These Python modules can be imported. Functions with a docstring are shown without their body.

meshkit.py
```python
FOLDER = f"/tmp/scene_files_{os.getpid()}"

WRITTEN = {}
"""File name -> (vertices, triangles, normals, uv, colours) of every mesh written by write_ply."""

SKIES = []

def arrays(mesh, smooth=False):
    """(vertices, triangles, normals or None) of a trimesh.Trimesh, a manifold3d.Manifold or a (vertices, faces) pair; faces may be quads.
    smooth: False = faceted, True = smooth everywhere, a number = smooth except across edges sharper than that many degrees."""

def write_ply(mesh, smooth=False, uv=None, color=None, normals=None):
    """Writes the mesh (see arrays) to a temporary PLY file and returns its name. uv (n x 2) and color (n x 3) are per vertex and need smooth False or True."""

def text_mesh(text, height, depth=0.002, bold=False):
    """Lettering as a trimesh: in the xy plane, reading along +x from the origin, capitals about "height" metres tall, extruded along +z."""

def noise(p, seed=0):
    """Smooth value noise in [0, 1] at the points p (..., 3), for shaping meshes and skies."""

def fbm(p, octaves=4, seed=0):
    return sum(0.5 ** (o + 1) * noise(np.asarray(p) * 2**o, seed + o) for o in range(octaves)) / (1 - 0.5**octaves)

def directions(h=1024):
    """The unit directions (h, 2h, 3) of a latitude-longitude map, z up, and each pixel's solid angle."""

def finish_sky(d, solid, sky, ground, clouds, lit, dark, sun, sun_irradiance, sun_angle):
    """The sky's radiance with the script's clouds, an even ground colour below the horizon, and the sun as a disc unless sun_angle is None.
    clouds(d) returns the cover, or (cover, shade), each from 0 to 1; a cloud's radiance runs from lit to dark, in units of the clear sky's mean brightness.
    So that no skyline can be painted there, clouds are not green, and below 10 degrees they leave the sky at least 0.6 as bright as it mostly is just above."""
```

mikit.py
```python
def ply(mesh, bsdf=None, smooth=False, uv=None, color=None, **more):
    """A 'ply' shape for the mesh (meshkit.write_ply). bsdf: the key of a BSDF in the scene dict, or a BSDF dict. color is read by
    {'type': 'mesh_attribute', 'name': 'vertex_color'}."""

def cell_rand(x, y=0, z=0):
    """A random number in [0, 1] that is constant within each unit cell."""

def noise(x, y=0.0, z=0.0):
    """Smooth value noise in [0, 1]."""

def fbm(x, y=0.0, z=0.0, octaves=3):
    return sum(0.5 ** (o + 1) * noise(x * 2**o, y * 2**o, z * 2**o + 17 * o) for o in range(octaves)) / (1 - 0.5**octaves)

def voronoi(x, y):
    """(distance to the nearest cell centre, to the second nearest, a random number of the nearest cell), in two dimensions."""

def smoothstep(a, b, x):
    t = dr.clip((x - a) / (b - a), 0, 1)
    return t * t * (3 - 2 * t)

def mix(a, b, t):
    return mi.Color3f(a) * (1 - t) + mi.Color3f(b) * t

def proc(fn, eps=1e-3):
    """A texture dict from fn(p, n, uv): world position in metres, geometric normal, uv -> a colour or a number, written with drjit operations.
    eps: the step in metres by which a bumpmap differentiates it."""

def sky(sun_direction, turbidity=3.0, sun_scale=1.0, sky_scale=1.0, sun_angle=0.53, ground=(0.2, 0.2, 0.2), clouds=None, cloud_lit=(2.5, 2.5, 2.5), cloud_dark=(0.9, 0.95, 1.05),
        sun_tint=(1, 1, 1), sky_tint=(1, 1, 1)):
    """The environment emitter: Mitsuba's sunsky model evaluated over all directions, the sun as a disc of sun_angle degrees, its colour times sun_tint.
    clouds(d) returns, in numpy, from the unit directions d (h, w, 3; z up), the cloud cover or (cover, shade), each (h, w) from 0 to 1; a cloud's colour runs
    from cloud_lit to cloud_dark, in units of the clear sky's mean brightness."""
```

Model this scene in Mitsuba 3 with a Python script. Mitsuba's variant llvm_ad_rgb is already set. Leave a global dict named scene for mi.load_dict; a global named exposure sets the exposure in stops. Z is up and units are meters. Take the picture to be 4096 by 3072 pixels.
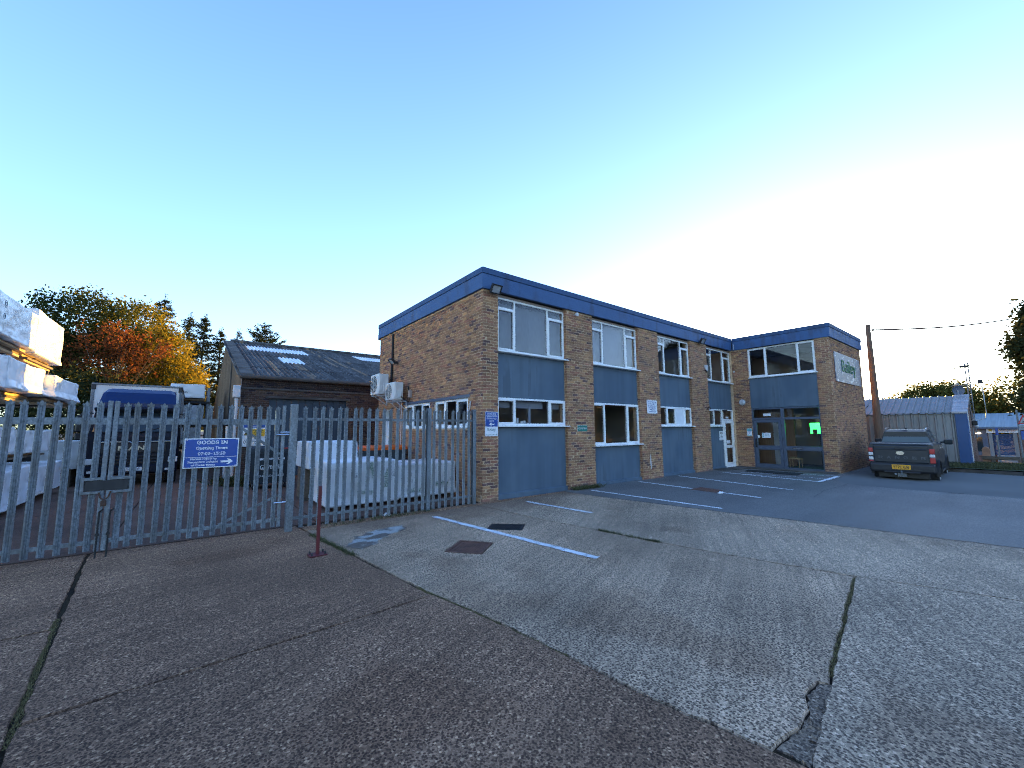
import math, random
import numpy as np
import trimesh
import mitsuba as mi
import drjit as dr
import mikit, meshkit
from mikit import noise, fbm, voronoi, cell_rand, smoothstep, mix
from shapely.geometry import Polygon, box as sbox
from shapely.ops import unary_union
import shapely

T = mi.ScalarTransform4f
rng = np.random.default_rng(7)
random.seed(7)
scene, labels = {}, {}

# ------------------------------------------------------------------ camera, sky, exposure
CAM = np.array([-5.5641, -8.2396, 1.73])
FW = np.array([0.6141416, 0.78125956, 0.11164047])
UP = np.array([-0.06462577, -0.09120078, 0.99373333])
scene['camera'] = {'type': 'perspective', 'fov': math.degrees(2 * math.atan(2048 / 1614.94)), 'fov_axis': 'x',
                   'near_clip': 0.1, 'far_clip': 3000.0,
                   'to_world': T().look_at(origin=CAM.tolist(), target=(CAM + FW).tolist(), up=UP.tolist())}
SUN_AZ, SUN_EL = math.radians(13.6), math.radians(5.2)
SUN = [math.cos(SUN_AZ) * math.cos(SUN_EL), math.sin(SUN_AZ) * math.cos(SUN_EL), math.sin(SUN_EL)]
scene['sky'] = mikit.sky(SUN, turbidity=2.0, sun_tint=(0.85, 1.0, 1.0), sky_tint=(0.64, 0.86, 1.42))
exposure = 4.95

# ------------------------------------------------------------------ helpers
used = {}


def number(name):
    n = used.get(name, -1) + 1
    used[name] = n
    return name if n == 0 else f'{name}_{n:03d}'


def part(parent, name, mesh, bsdf, smooth=False, uv=None, kind=None, label=None, **more):
    """One entry of the scene; parent '' makes it a thing of its own. mesh may also be a ready ply dict."""
    k = number((parent + '__' if parent else '') + name)
    if isinstance(mesh, dict):
        scene[k] = {**mesh, **more}
    else:
        if isinstance(mesh, MB):
            mesh, uv = mesh.done()
        scene[k] = mikit.ply(mesh, bsdf, smooth=smooth, uv=uv, **more)
    if kind or label:
        labels.setdefault(k, {})
        if kind: labels[k]['kind'] = kind
        if label: labels[k]['label'] = label
    return k


def thing(name, label, category, group=None):
    k = number(name)
    labels[k] = {'label': label, 'category': category}
    if group: labels[k]['group'] = group
    return k


def single(name, mesh, bsdf, label, category, group=None, smooth=False, uv=None, kind=None):
    k = part('', name, mesh, bsdf, smooth, uv)
    labels[k] = {'label': label, 'category': category}
    if group: labels[k]['group'] = group
    if kind: labels[k]['kind'] = kind
    return k


def struct(name, mesh, bsdf, label=None, smooth=False, uv=None):
    return part('', name, mesh, bsdf, smooth, uv, kind='structure', label=label)


class Frame:
    """Local (u, d, z): along a wall, outwards from it, up."""
    def __init__(s, o, u, n, z=(0, 0, 1)):
        s.o, s.m = np.array(o, float), np.array([u, n, z], float)
        s.flip = np.linalg.det(s.m) < 0

    def __call__(s, v):
        return s.o + np.asarray(v, float) @ s.m


WORLD = Frame((0, 0, 0), (1, 0, 0), (0, 1, 0))
CBOX_F = None


class MB:
    """A mesh builder in a frame."""
    def __init__(s, fr=WORLD):
        s.v, s.f, s.n, s.fr, s.uv, s.has = [], [], 0, fr, [], False

    def raw(s, v, f, uv=None):
        v = np.asarray(v, float); f = np.asarray(f, int)
        if f.shape[1] == 4: f = np.vstack([f[:, [0, 1, 2]], f[:, [0, 2, 3]]])
        s.v.append(v); s.f.append(f + s.n); s.n += len(v)
        if uv is not None: s.has = True
        s.uv.append(np.tile(uv, (len(v), 1)) if uv is not None and np.ndim(uv) == 1 else (uv if uv is not None else np.zeros((len(v), 2))))
        return s

    def tm(s, m, uv=None):
        return s.raw(m.vertices, m.faces, uv)

    def box(s, a, b, c=0.0, uv=None):
        a, b = np.minimum(a, b).astype(float), np.maximum(a, b).astype(float)
        if c <= 0:
            v = np.array([[x, y, z] for x in (a[0], b[0]) for y in (a[1], b[1]) for z in (a[2], b[2])])
            f = [[0, 1, 3, 2], [4, 6, 7, 5], [0, 4, 5, 1], [2, 3, 7, 6], [0, 2, 6, 4], [1, 5, 7, 3]]
            return s.raw(v, f, uv)
        c = min(c, (b - a).min() * 0.45)
        v, idx = [], {}
        for ax in range(3):
            for i in (0, 1):
                for j in (0, 1):
                    for k in (0, 1):
                        sgn = (i, j, k)
                        p = [(a[q] + (0 if q == ax else c)) if sgn[q] == 0 else (b[q] - (0 if q == ax else c)) for q in range(3)]
                        idx[(ax, i, j, k)] = len(v); v.append(p)
        v = np.array(v)
        cen = (a + b) / 2
        fs = []

        def put(ids):
            ids = list(ids)
            n = np.cross(v[ids[1]] - v[ids[0]], v[ids[2]] - v[ids[0]])
            if n @ (v[ids].mean(0) - cen) < 0: ids = ids[::-1]
            fs.append([ids[0], ids[1], ids[2]])
            if len(ids) == 4: fs.append([ids[0], ids[2], ids[3]])
        for ax in range(3):
            o = [q for q in range(3) if q != ax]
            for sg in (0, 1):
                ids = []
                for (p, q) in ((0, 0), (1, 0), (1, 1), (0, 1)):
                    t = [0, 0, 0]; t[ax] = sg; t[o[0]] = p; t[o[1]] = q
                    ids.append(idx[(ax, *t)])
                put(ids)
        for ax in range(3):
            o = [q for q in range(3) if q != ax]
            for p in (0, 1):
                for q in (0, 1):
                    t0 = [0, 0, 0]; t0[o[0]] = p; t0[o[1]] = q
                    t1 = list(t0); t1[ax] = 1
                    put([idx[(o[0], *t0)], idx[(o[1], *t0)], idx[(o[1], *t1)], idx[(o[0], *t1)]])
        for i in (0, 1):
            for j in (0, 1):
                for k in (0, 1):
                    put([idx[(0, i, j, k)], idx[(1, i, j, k)], idx[(2, i, j, k)]])
        return s.raw(v, fs, uv)

    def cyl(s, p0, p1, r, n=12, r1=None, cap=True, uv=None):
        p0, p1 = np.array(p0, float), np.array(p1, float)
        r1 = r if r1 is None else r1
        z = p1 - p0; L = np.linalg.norm(z); z /= L
        x = np.cross(z, [0, 0, 1] if abs(z[2]) < .9 else [1, 0, 0]); x /= np.linalg.norm(x); y = np.cross(z, x)
        t = np.arange(n) * 2 * np.pi / n
        ring = np.cos(t)[:, None] * x + np.sin(t)[:, None] * y
        v = np.vstack([p0 + ring * r, p1 + ring * r1, [p0], [p1]])
        i = np.arange(n); j = (i + 1) % n
        f = np.vstack([np.stack([i, j, j + n], 1), np.stack([i, j + n, i + n], 1)])
        if cap: f = np.vstack([f, np.stack([j, i, i * 0 + 2 * n], 1), np.stack([i + n, j + n, i * 0 + 2 * n + 1], 1)])
        return s.raw(v, f, uv)

    def tube(s, pts, r, n=8, uv=None):
        pts = np.asarray(pts, float); r = np.broadcast_to(r, len(pts))
        t = np.gradient(pts, axis=0); t /= np.linalg.norm(t, axis=1, keepdims=True)
        ref = np.array([0, 0, 1.0]) if abs(t[:, 2]).mean() < .8 else np.array([1.0, 0, 0])
        a = np.cross(t, ref); a /= np.linalg.norm(a, axis=1, keepdims=True) + 1e-12
        b = np.cross(t, a); th = np.arange(n) * 2 * np.pi / n
        v = (pts[:, None] + r[:, None, None] * (np.cos(th)[None, :, None] * a[:, None] + np.sin(th)[None, :, None] * b[:, None])).reshape(-1, 3)
        f = []
        for k in range(len(pts) - 1):
            for i in range(n):
                j = (i + 1) % n
                f.append([k * n + i, k * n + j, k * n + n + j]); f.append([k * n + i, k * n + n + j, k * n + n + i])
        e = (len(pts) - 1) * n
        for i in range(1, n - 1):
            f.append([0, i + 1, i]); f.append([e, e + i, e + i + 1])
        return s.raw(v, np.array(f)[:, ::-1], uv)

    def prism(s, poly, z0, z1, axis=2, uv=None):
        """shapely polygon extruded along an axis of the frame (2: poly in u,d; 1: poly in u,z; 0: poly in d,z)."""
        polys = getattr(poly, 'geoms', [poly])
        for g in polys:
            if g.area < 1e-7: continue
            m = trimesh.creation.extrude_polygon(g, z1 - z0, engine='earcut')
            v = m.vertices.copy(); v[:, 2] += z0
            f = m.faces
            if axis == 1: v = v[:, [0, 2, 1]]; f = f[:, ::-1]
            if axis == 0: v = v[:, [2, 0, 1]]
            s.raw(v, f, uv)
        return s

    def text(s, txt, u, z, h, d, depth=0.004, center=True, bold=False, width=None, turn=0, uv=None):
        m = meshkit.text_mesh(txt, h, depth, bold)
        v = m.vertices.copy()
        w0, w1 = v[:, 0].min(), v[:, 0].max()
        if width: v[:, 0] = (v[:, 0] - w0) * width / (w1 - w0); w0, w1 = 0, width
        if center: v[:, 0] -= (w0 + w1) / 2
        if turn:
            c, sn = math.cos(turn), math.sin(turn)
            v[:, :2] = np.stack([c * v[:, 0] - sn * v[:, 1], sn * v[:, 0] + c * v[:, 1]], 1)
        s.raw(np.stack([v[:, 0] + u, v[:, 2] + d, v[:, 1] + z], 1), m.faces[:, ::-1], uv)
        return s

    def done(s):
        v = s.fr(np.vstack(s.v)); f = np.vstack(s.f)
        if s.fr.flip: f = f[:, ::-1]
        return (v, f), (np.vstack(s.uv) if s.has else None)


def hull(points):
    return trimesh.convex.convex_hull(np.asarray(points, float))


def rounded(a, b, r, n=2):
    """A box with round edges, as a hull of sphere corners."""
    a, b = np.array(a, float), np.array(b, float)
    sp = trimesh.creation.icosphere(subdivisions=n, radius=r).vertices
    pts = [sp + [(a[0] + r) if i == 0 else (b[0] - r), (a[1] + r) if j == 0 else (b[1] - r), (a[2] + r) if k == 0 else (b[2] - r)]
           for i in (0, 1) for j in (0, 1) for k in (0, 1)]
    return hull(np.vstack(pts))


# ------------------------------------------------------------------ materials
def C(*c): return {'type': 'rgb', 'value': list(c)}


def mat(name, color, rough=0.6, metallic=0.0, spec=0.5, bump=None, bscale=1.0, eps=1e-3, two=True, **more):
    base = mikit.proc(color) if callable(color) else C(*color)
    b = {'type': 'principled', 'base_color': base, 'roughness': mikit.proc(rough) if callable(rough) else rough, 'metallic': metallic, 'specular': spec, **more}
    if bump is not None:
        b = {'type': 'bumpmap', 'arbitrary': {'type': 'proc', **{k: v for k, v in mikit.proc(bump, eps).items() if k != 'type'}}, 'bsdf': b, 'scale': bscale}
    if two: b = {'type': 'twosided', 'bsdf': b}
    scene[name] = b
    return name


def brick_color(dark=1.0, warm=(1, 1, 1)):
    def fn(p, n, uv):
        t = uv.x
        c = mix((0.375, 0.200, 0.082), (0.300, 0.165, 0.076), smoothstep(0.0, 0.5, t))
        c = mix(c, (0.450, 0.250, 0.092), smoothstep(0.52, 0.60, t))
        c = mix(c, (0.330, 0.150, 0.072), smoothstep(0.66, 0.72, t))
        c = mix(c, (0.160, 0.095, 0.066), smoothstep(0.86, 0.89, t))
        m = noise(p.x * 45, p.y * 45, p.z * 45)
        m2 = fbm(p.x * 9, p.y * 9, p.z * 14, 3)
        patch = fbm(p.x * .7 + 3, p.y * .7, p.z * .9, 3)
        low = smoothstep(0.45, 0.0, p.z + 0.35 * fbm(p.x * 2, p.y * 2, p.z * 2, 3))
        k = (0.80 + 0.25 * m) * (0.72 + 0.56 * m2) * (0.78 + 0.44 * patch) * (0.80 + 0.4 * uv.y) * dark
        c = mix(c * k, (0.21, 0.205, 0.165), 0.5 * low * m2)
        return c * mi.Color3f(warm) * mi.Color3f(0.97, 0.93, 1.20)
    return fn


def mortar_color(p, n, uv):
    m = fbm(p.x * 14, p.y * 14, p.z * 14, 3)
    return mi.Color3f(0.56, 0.40, 0.25) * (0.6 + 0.7 * m)


mat('brick_bsdf', brick_color(), 0.9, spec=0.2)
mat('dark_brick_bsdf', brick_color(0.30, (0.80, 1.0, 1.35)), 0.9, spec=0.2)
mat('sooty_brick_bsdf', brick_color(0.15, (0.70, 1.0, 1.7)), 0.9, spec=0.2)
mat('mortar_bsdf', mortar_color, 0.95, spec=0.1)
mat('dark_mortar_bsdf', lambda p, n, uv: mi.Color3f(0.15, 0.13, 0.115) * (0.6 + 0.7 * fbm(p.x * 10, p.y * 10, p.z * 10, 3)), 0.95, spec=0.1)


def panel_color(p, n, uv):
    # render painted slate blue, with runs and rubbed dirt
    a = p.x + p.y
    runs = fbm(a * 7, p.z * 0.35, 4.0, 3)
    blot = fbm(a * 1.3, p.z * 1.1, 9.0, 4)
    fine = noise(p.x * 90, p.y * 90, p.z * 90)
    c = mix((0.086, 0.126, 0.170), (0.122, 0.166, 0.208), smoothstep(.25, .75, blot)) * (0.78 + 0.32 * runs) * (0.95 + 0.1 * fine)
    c = mix(c, (0.055, 0.068, 0.085), 0.5 * smoothstep(0.62, 0.80, runs) * smoothstep(0.45, 0.6, blot))
    return c


mat('panel_bsdf', panel_color, 0.75, spec=0.35, bump=lambda p, n, uv: 0.004 * fbm(p.x * 40, p.y * 40, p.z * 40, 2))


def fascia_color(p, n, uv):
    a = p.x + p.y
    streak = fbm(a * 5, p.z * 1.2, 2.0, 3)
    c = mix((0.048, 0.104, 0.225), (0.060, 0.122, 0.25), fbm(a * .8, p.z * 2, 1.0, 3))
    return mix(c, (0.05, 0.062, 0.10), 0.55 * smoothstep(0.5, 0.8, streak)) * (0.9 + 0.2 * noise(p.x * 30, p.y * 30, p.z * 30))


mat('fascia_bsdf', fascia_color, 0.55, spec=0.2)
mat('fascia_cap_bsdf', lambda p, n, uv: fascia_color(p, n, uv) * 0.78, 0.6, spec=0.2)


def upvc_color(p, n, uv):
    d = fbm(p.x * 6, p.y * 6, p.z * 11, 3)
    return mix((0.80, 0.80, 0.78), (0.58, 0.57, 0.53), smoothstep(0.5, 0.85, d) * 0.7)


mat('upvc_bsdf', upvc_color, 0.35, spec=0.5)
mat('white_board_bsdf', lambda p, n, uv: mi.Color3f(0.78, 0.79, 0.8) * (0.88 + 0.2 * fbm(p.x * 7, p.y * 7, p.z * 7, 3)), 0.4)
mat('grey_frame_bsdf', lambda p, n, uv: mi.Color3f(0.075, 0.095, 0.135) * (0.85 + 0.3 * fbm(p.x * 8, p.y * 8, p.z * 8, 3)), 0.4)
mat('inside_wall_bsdf', lambda p, n, uv: mi.Color3f(0.20, 0.185, 0.165) * (0.85 + 0.3 * fbm(p.x * 2, p.y * 2, p.z * 2, 3)), 0.9)
mat('carpet_bsdf', lambda p, n, uv: mi.Color3f(0.07, 0.075, 0.09) * (0.7 + 0.6 * noise(p.x * 40, p.y * 40, p.z * 40)), 0.95)
mat('wood_door_bsdf', lambda p, n, uv: mix((0.20, 0.115, 0.065), (0.12, 0.065, 0.035), fbm(p.x * 3 + p.y * 40, p.z * 2, 1.0, 3)), 0.55)
mat('blind_bsdf', lambda p, n, uv: mi.Color3f(0.17, 0.19, 0.23) * (0.92 + 0.12 * noise(p.x * 60, p.y * 60, p.z * 8)), 0.8)
scene['glass_bsdf'] = {'type': 'thindielectric', 'int_ior': 1.42}
mat('black_bsdf', lambda p, n, uv: mi.Color3f(0.018, 0.018, 0.02) * (0.7 + 0.6 * fbm(p.x * 9, p.y * 9, p.z * 9, 2)), 0.5)
mat('rubber_bsdf', lambda p, n, uv: mi.Color3f(0.022, 0.022, 0.023) * (0.7 + 0.6 * noise(p.x * 50, p.y * 50, p.z * 50)), 0.85)
mat('roof_felt_bsdf', lambda p, n, uv: mi.Color3f(0.10, 0.10, 0.10) * (0.7 + 0.6 * fbm(p.x * 2, p.y * 2, 0, 3)), 0.9)


def galv_color(p, n, uv):
    a = p.x * 60 + p.y * 53; b = p.z * 46
    f1, f2, w = voronoi(a, b)
    st = fbm(p.x * 5, p.y * 5, p.z * 1.1, 3)
    c = mi.Color3f(0.205, 0.235, 0.262) * (0.66 + 0.5 * w) * (0.62 + 0.76 * st)
    # dull weathered foot of each pale
    return mix(c, (0.13, 0.12, 0.11), 0.45 * smoothstep(0.42, 0.70, fbm(p.x * 9, p.y * 9, p.z * 2.3 + 5, 3)))


mat('galv_bsdf', galv_color, 0.52, metallic=0.35, spec=0.5)
mat('galv_rail_bsdf', lambda p, n, uv: galv_color(p, n, uv) * 0.9, 0.5, metallic=0.35)
mat('rust_bsdf', lambda p, n, uv: mix((0.10, 0.045, 0.025), (0.045, 0.028, 0.022), fbm(p.x * 25, p.y * 25, p.z * 25, 3)), 0.85)


# ---- ground
def aggregate(scale, c_paste, c_dark, c_light, light_at, streak_dir, seed, brown=0.0, wall_dirt=False):
    sx, sy = streak_dir

    def fn(p, n, uv):
        wx = p.x + 0.004 * noise(p.x * 30, p.y * 30, seed)
        f1, f2, w = voronoi(wx * scale, p.y * scale)
        f3, f4, w2 = voronoi(p.x * scale * 2.3 + 11, p.y * scale * 2.3)
        along, across = p.x * sx + p.y * sy, -p.x * sy + p.y * sx
        broom = noise(across * 34 + 0.8 * noise(along * 1.3, across * 2, seed), along * 0.9, seed)
        broad = fbm(p.x * 0.75 + seed, p.y * 0.75, 1.0, 4)
        mid = fbm(p.x * 3.3 + seed, p.y * 3.3, 2.0, 3)
        stone = smoothstep(0.52, 0.30, f1)
        c = mi.Color3f(c_paste) * (0.74 + 0.38 * mid) * (0.45 + 0.95 * w2)
        peb = mix(c_dark, c_light, smoothstep(light_at, 0.97, w))
        peb = mix(peb, mi.Color3f(c_paste) * 0.75, smoothstep(0.50, 0.55, w) * smoothstep(0.80, 0.74, w))
        c = mix(c, peb, stone * (0.72 + 0.28 * mid))
        c = c * (0.78 + 0.40 * broom) * (0.58 + 0.78 * broad)
        stain = smoothstep(0.60, 0.74, fbm(p.x * 0.9 + 7 * seed, p.y * 0.9 + 2, 3.0, 4))
        c = mix(c, c * mi.Color3f(0.55, 0.46, 0.40), 0.45 * stain)
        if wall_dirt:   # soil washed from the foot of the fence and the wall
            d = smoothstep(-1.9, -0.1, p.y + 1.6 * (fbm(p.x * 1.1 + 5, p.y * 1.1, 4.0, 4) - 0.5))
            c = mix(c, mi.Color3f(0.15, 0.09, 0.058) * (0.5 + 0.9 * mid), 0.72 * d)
        return mix(c, c * mi.Color3f(1.12, 0.92, 0.80), brown)
    return fn


def agg_bump(scale, streak_dir, seed):
    sx, sy = streak_dir

    def fn(p, n, uv):
        f1, f2, w = voronoi(p.x * scale, p.y * scale)
        along, across = p.x * sx + p.y * sy, -p.x * sy + p.y * sx
        broom = noise(across * 34 + 0.8 * noise(along * 1.3, across * 2, seed), along * 0.9, seed)
        return 0.0035 * smoothstep(0.5, 0.15, f1) + 0.003 * broom
    return fn


mat('slab_brown_bsdf', aggregate(54, (0.290, 0.178, 0.112), (0.056, 0.033, 0.022), (0.60, 0.40, 0.25), .86, (0.94, 0.34), 1.0, 0.4), 0.85, spec=0.3,
    bump=agg_bump(68, (0.94, 0.34), 1.0), eps=2e-3)
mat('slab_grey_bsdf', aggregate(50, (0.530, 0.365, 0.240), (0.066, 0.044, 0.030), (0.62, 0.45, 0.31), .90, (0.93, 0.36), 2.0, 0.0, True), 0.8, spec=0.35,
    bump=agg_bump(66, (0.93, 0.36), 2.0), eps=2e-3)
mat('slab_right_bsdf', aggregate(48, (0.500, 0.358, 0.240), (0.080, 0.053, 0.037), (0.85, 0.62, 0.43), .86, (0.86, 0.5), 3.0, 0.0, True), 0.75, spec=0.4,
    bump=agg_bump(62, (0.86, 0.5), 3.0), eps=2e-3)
mat('yard_bsdf', lambda p, n, uv: mi.Color3f(0.110, 0.064, 0.046) * (0.5 + 0.9 * fbm(p.x * 1.1, p.y * 1.1, 0.0, 4)) * (0.7 + 0.6 * noise(p.x * 60, p.y * 60)), 0.85, spec=0.3)


def tarmac_color(p, n, uv):
    f1, f2, w = voronoi(p.x * 75, p.y * 75)
    b = fbm(p.x * .8, p.y * .8, 1.0, 4)
    s = fbm(p.x * .35 + 4, p.y * 2.2, 2.0, 3)
    crack = smoothstep(0.016, 0.004, dr.abs(p.y + 4.9 + 0.05 * dr.sin(p.x * 2.1) + 0.07 * fbm(p.x * 3, 0., 3.) - 0.035 * p.x)) * smoothstep(6.6, 6.9, p.x) * smoothstep(12.4, 11.6, p.x)
    c = mix((0.100, 0.098, 0.094), (0.158, 0.150, 0.138), b) * (0.72 + 0.5 * w) * (0.8 + 0.4 * s)
    return mix(c, (0.03, 0.03, 0.033), 0.8 * crack)


mat('tarmac_bsdf', tarmac_color, 0.62, spec=0.45, bump=lambda p, n, uv: 0.003 * voronoi(p.x * 75, p.y * 75)[0], eps=2e-3)
mat('joint_bsdf', lambda p, n, uv: mix((0.028, 0.021, 0.016), (0.046, 0.033, 0.020), smoothstep(0.42, 0.6, fbm(p.x * 1.7, p.y * 1.7, 0, 3))) * (0.5 + noise(p.x * 120, p.y * 120)), 0.95, spec=0.1)


def paint_color(p, n, uv):
    w = fbm(p.x * 13, p.y * 13, 0.0, 4)
    f1, f2, r = voronoi(p.x * 55, p.y * 55)
    c = mi.Color3f(0.66, 0.68, 0.70) * (0.72 + 0.4 * fbm(p.x * 4, p.y * 4, 3.0, 3))
    return mix(c, (0.17, 0.17, 0.17), smoothstep(0.50, 0.66, w) * 0.75 * smoothstep(0.3, 0.6, f1))


mat('paint_bsdf', paint_color, 0.7)
mat('grass_bsdf', lambda p, n, uv: mix((0.040, 0.050, 0.016), (0.105, 0.100, 0.034), uv.x) * (0.6 + 0.6 * fbm(p.x * 3, p.y * 3, 0, 3)), 0.8)
mat('moss_bsdf', lambda p, n, uv: mix((0.10, 0.082, 0.035), (0.20, 0.165, 0.07), uv.x), 0.9)
mat('verge_soil_bsdf', lambda p, n, uv: mi.Color3f(0.055, 0.062, 0.028) * (0.5 + fbm(p.x * 4, p.y * 4, 0, 4)), 0.95)
mat('far_ground_bsdf', lambda p, n, uv: mi.Color3f(0.10, 0.10, 0.095) * (0.6 + 0.8 * fbm(p.x * .3, p.y * .3, 0, 4)), 0.9)

# ---- plastic wrap, timber, paint
def wrap_color(p, n, uv):
    d = fbm(p.x * 2.3, p.y * 2.3, p.z * 2.3, 4)
    return mix((0.72, 0.73, 0.74), (0.50, 0.50, 0.48), smoothstep(0.45, 0.8, d))


mat('wrap_bsdf', wrap_color, 0.32, spec=0.5, bump=lambda p, n, uv: 0.012 * fbm(p.x * 5 + p.y * 2, p.y * 5, p.z * 6, 2), eps=8e-3)
mat('timber_bsdf', lambda p, n, uv: mix((0.42, 0.29, 0.165), (0.26, 0.17, 0.10), fbm(p.x * 2, p.y * 26, p.z * 26, 3)), 0.8)
mat('bearer_bsdf', lambda p, n, uv: mi.Color3f(0.12, 0.095, 0.07) * (0.6 + 0.7 * fbm(p.x * 20, p.y * 3, p.z * 20, 3)), 0.9)
mat('print_green_bsdf', (0.03, 0.14, 0.06), 0.5)
mat('print_ink_bsdf', (0.05, 0.08, 0.10), 0.5)
mat('sign_blue_bsdf', lambda p, n, uv: mi.Color3f(0.014, 0.065, 0.30) * (0.9 + 0.2 * fbm(p.x * 4, p.y * 4, p.z * 4, 3)), 0.35)
mat('sign_white_bsdf', lambda p, n, uv: mi.Color3f(0.76, 0.77, 0.78) * (0.86 + 0.22 * fbm(p.x * 6, p.y * 6, p.z * 6, 3)), 0.35)
mat('sign_green_bsdf', (0.02, 0.17, 0.13), 0.5)
mat('sign_yellow_bsdf', (0.70, 0.42, 0.02), 0.5)
mat('sign_red_bsdf', (0.45, 0.03, 0.03), 0.5)
mat('sign_ink_bsdf', (0.02, 0.02, 0.025), 0.5)
mat('sign_teal_bsdf', (0.16, 0.42, 0.45), 0.5)


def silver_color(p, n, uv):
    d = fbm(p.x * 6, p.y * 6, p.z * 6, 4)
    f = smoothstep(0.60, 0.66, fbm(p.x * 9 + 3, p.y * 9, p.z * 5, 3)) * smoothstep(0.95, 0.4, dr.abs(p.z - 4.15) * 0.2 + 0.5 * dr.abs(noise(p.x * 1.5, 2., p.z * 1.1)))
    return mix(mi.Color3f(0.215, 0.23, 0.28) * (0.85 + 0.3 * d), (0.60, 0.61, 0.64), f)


mat('silver_sign_bsdf', silver_color, 0.4, metallic=0.2)
mat('dark_paint_bsdf', lambda p, n, uv: mi.Color3f(0.016, 0.021, 0.029) * (0.92 + 0.16 * fbm(p.x * 3, p.y * 3, p.z * 3, 3)), 0.4, metallic=0.2, spec=0.4, clearcoat=0.5, clearcoat_gloss=0.92)
mat('lorry_blue_bsdf', lambda p, n, uv: mi.Color3f(0.006, 0.024, 0.095) * (0.9 + 0.2 * fbm(p.x * 3, p.y * 3, p.z * 3, 3)), 0.4, spec=0.25, clearcoat=0.25, clearcoat_gloss=0.9)
mat('lorry_dark_bsdf', lambda p, n, uv: mi.Color3f(0.004, 0.007, 0.018) * (0.8 + 0.4 * fbm(p.x * 5, p.y * 5, p.z * 5, 3)), 0.45, spec=0.25)
mat('box_white_bsdf', lambda p, n, uv: mi.Color3f(0.66, 0.64, 0.60) * (0.84 + 0.28 * fbm(p.x * 3, p.y * 3, p.z * 1.2, 4)), 0.5)
mat('chrome_bsdf', (0.75, 0.76, 0.78), 0.15, metallic=1.0)
mat('dark_glass_bsdf', (0.012, 0.018, 0.022), 0.05, spec=0.7)
mat('tint_glass_bsdf', (0.018, 0.028, 0.034), 0.06, spec=0.5)
mat('rear_glass_bsdf', (0.045, 0.075, 0.088), 0.08, spec=0.5)
mat('lamp_red_bsdf', (0.42, 0.022, 0.02), 0.18, clearcoat=0.8)
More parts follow.
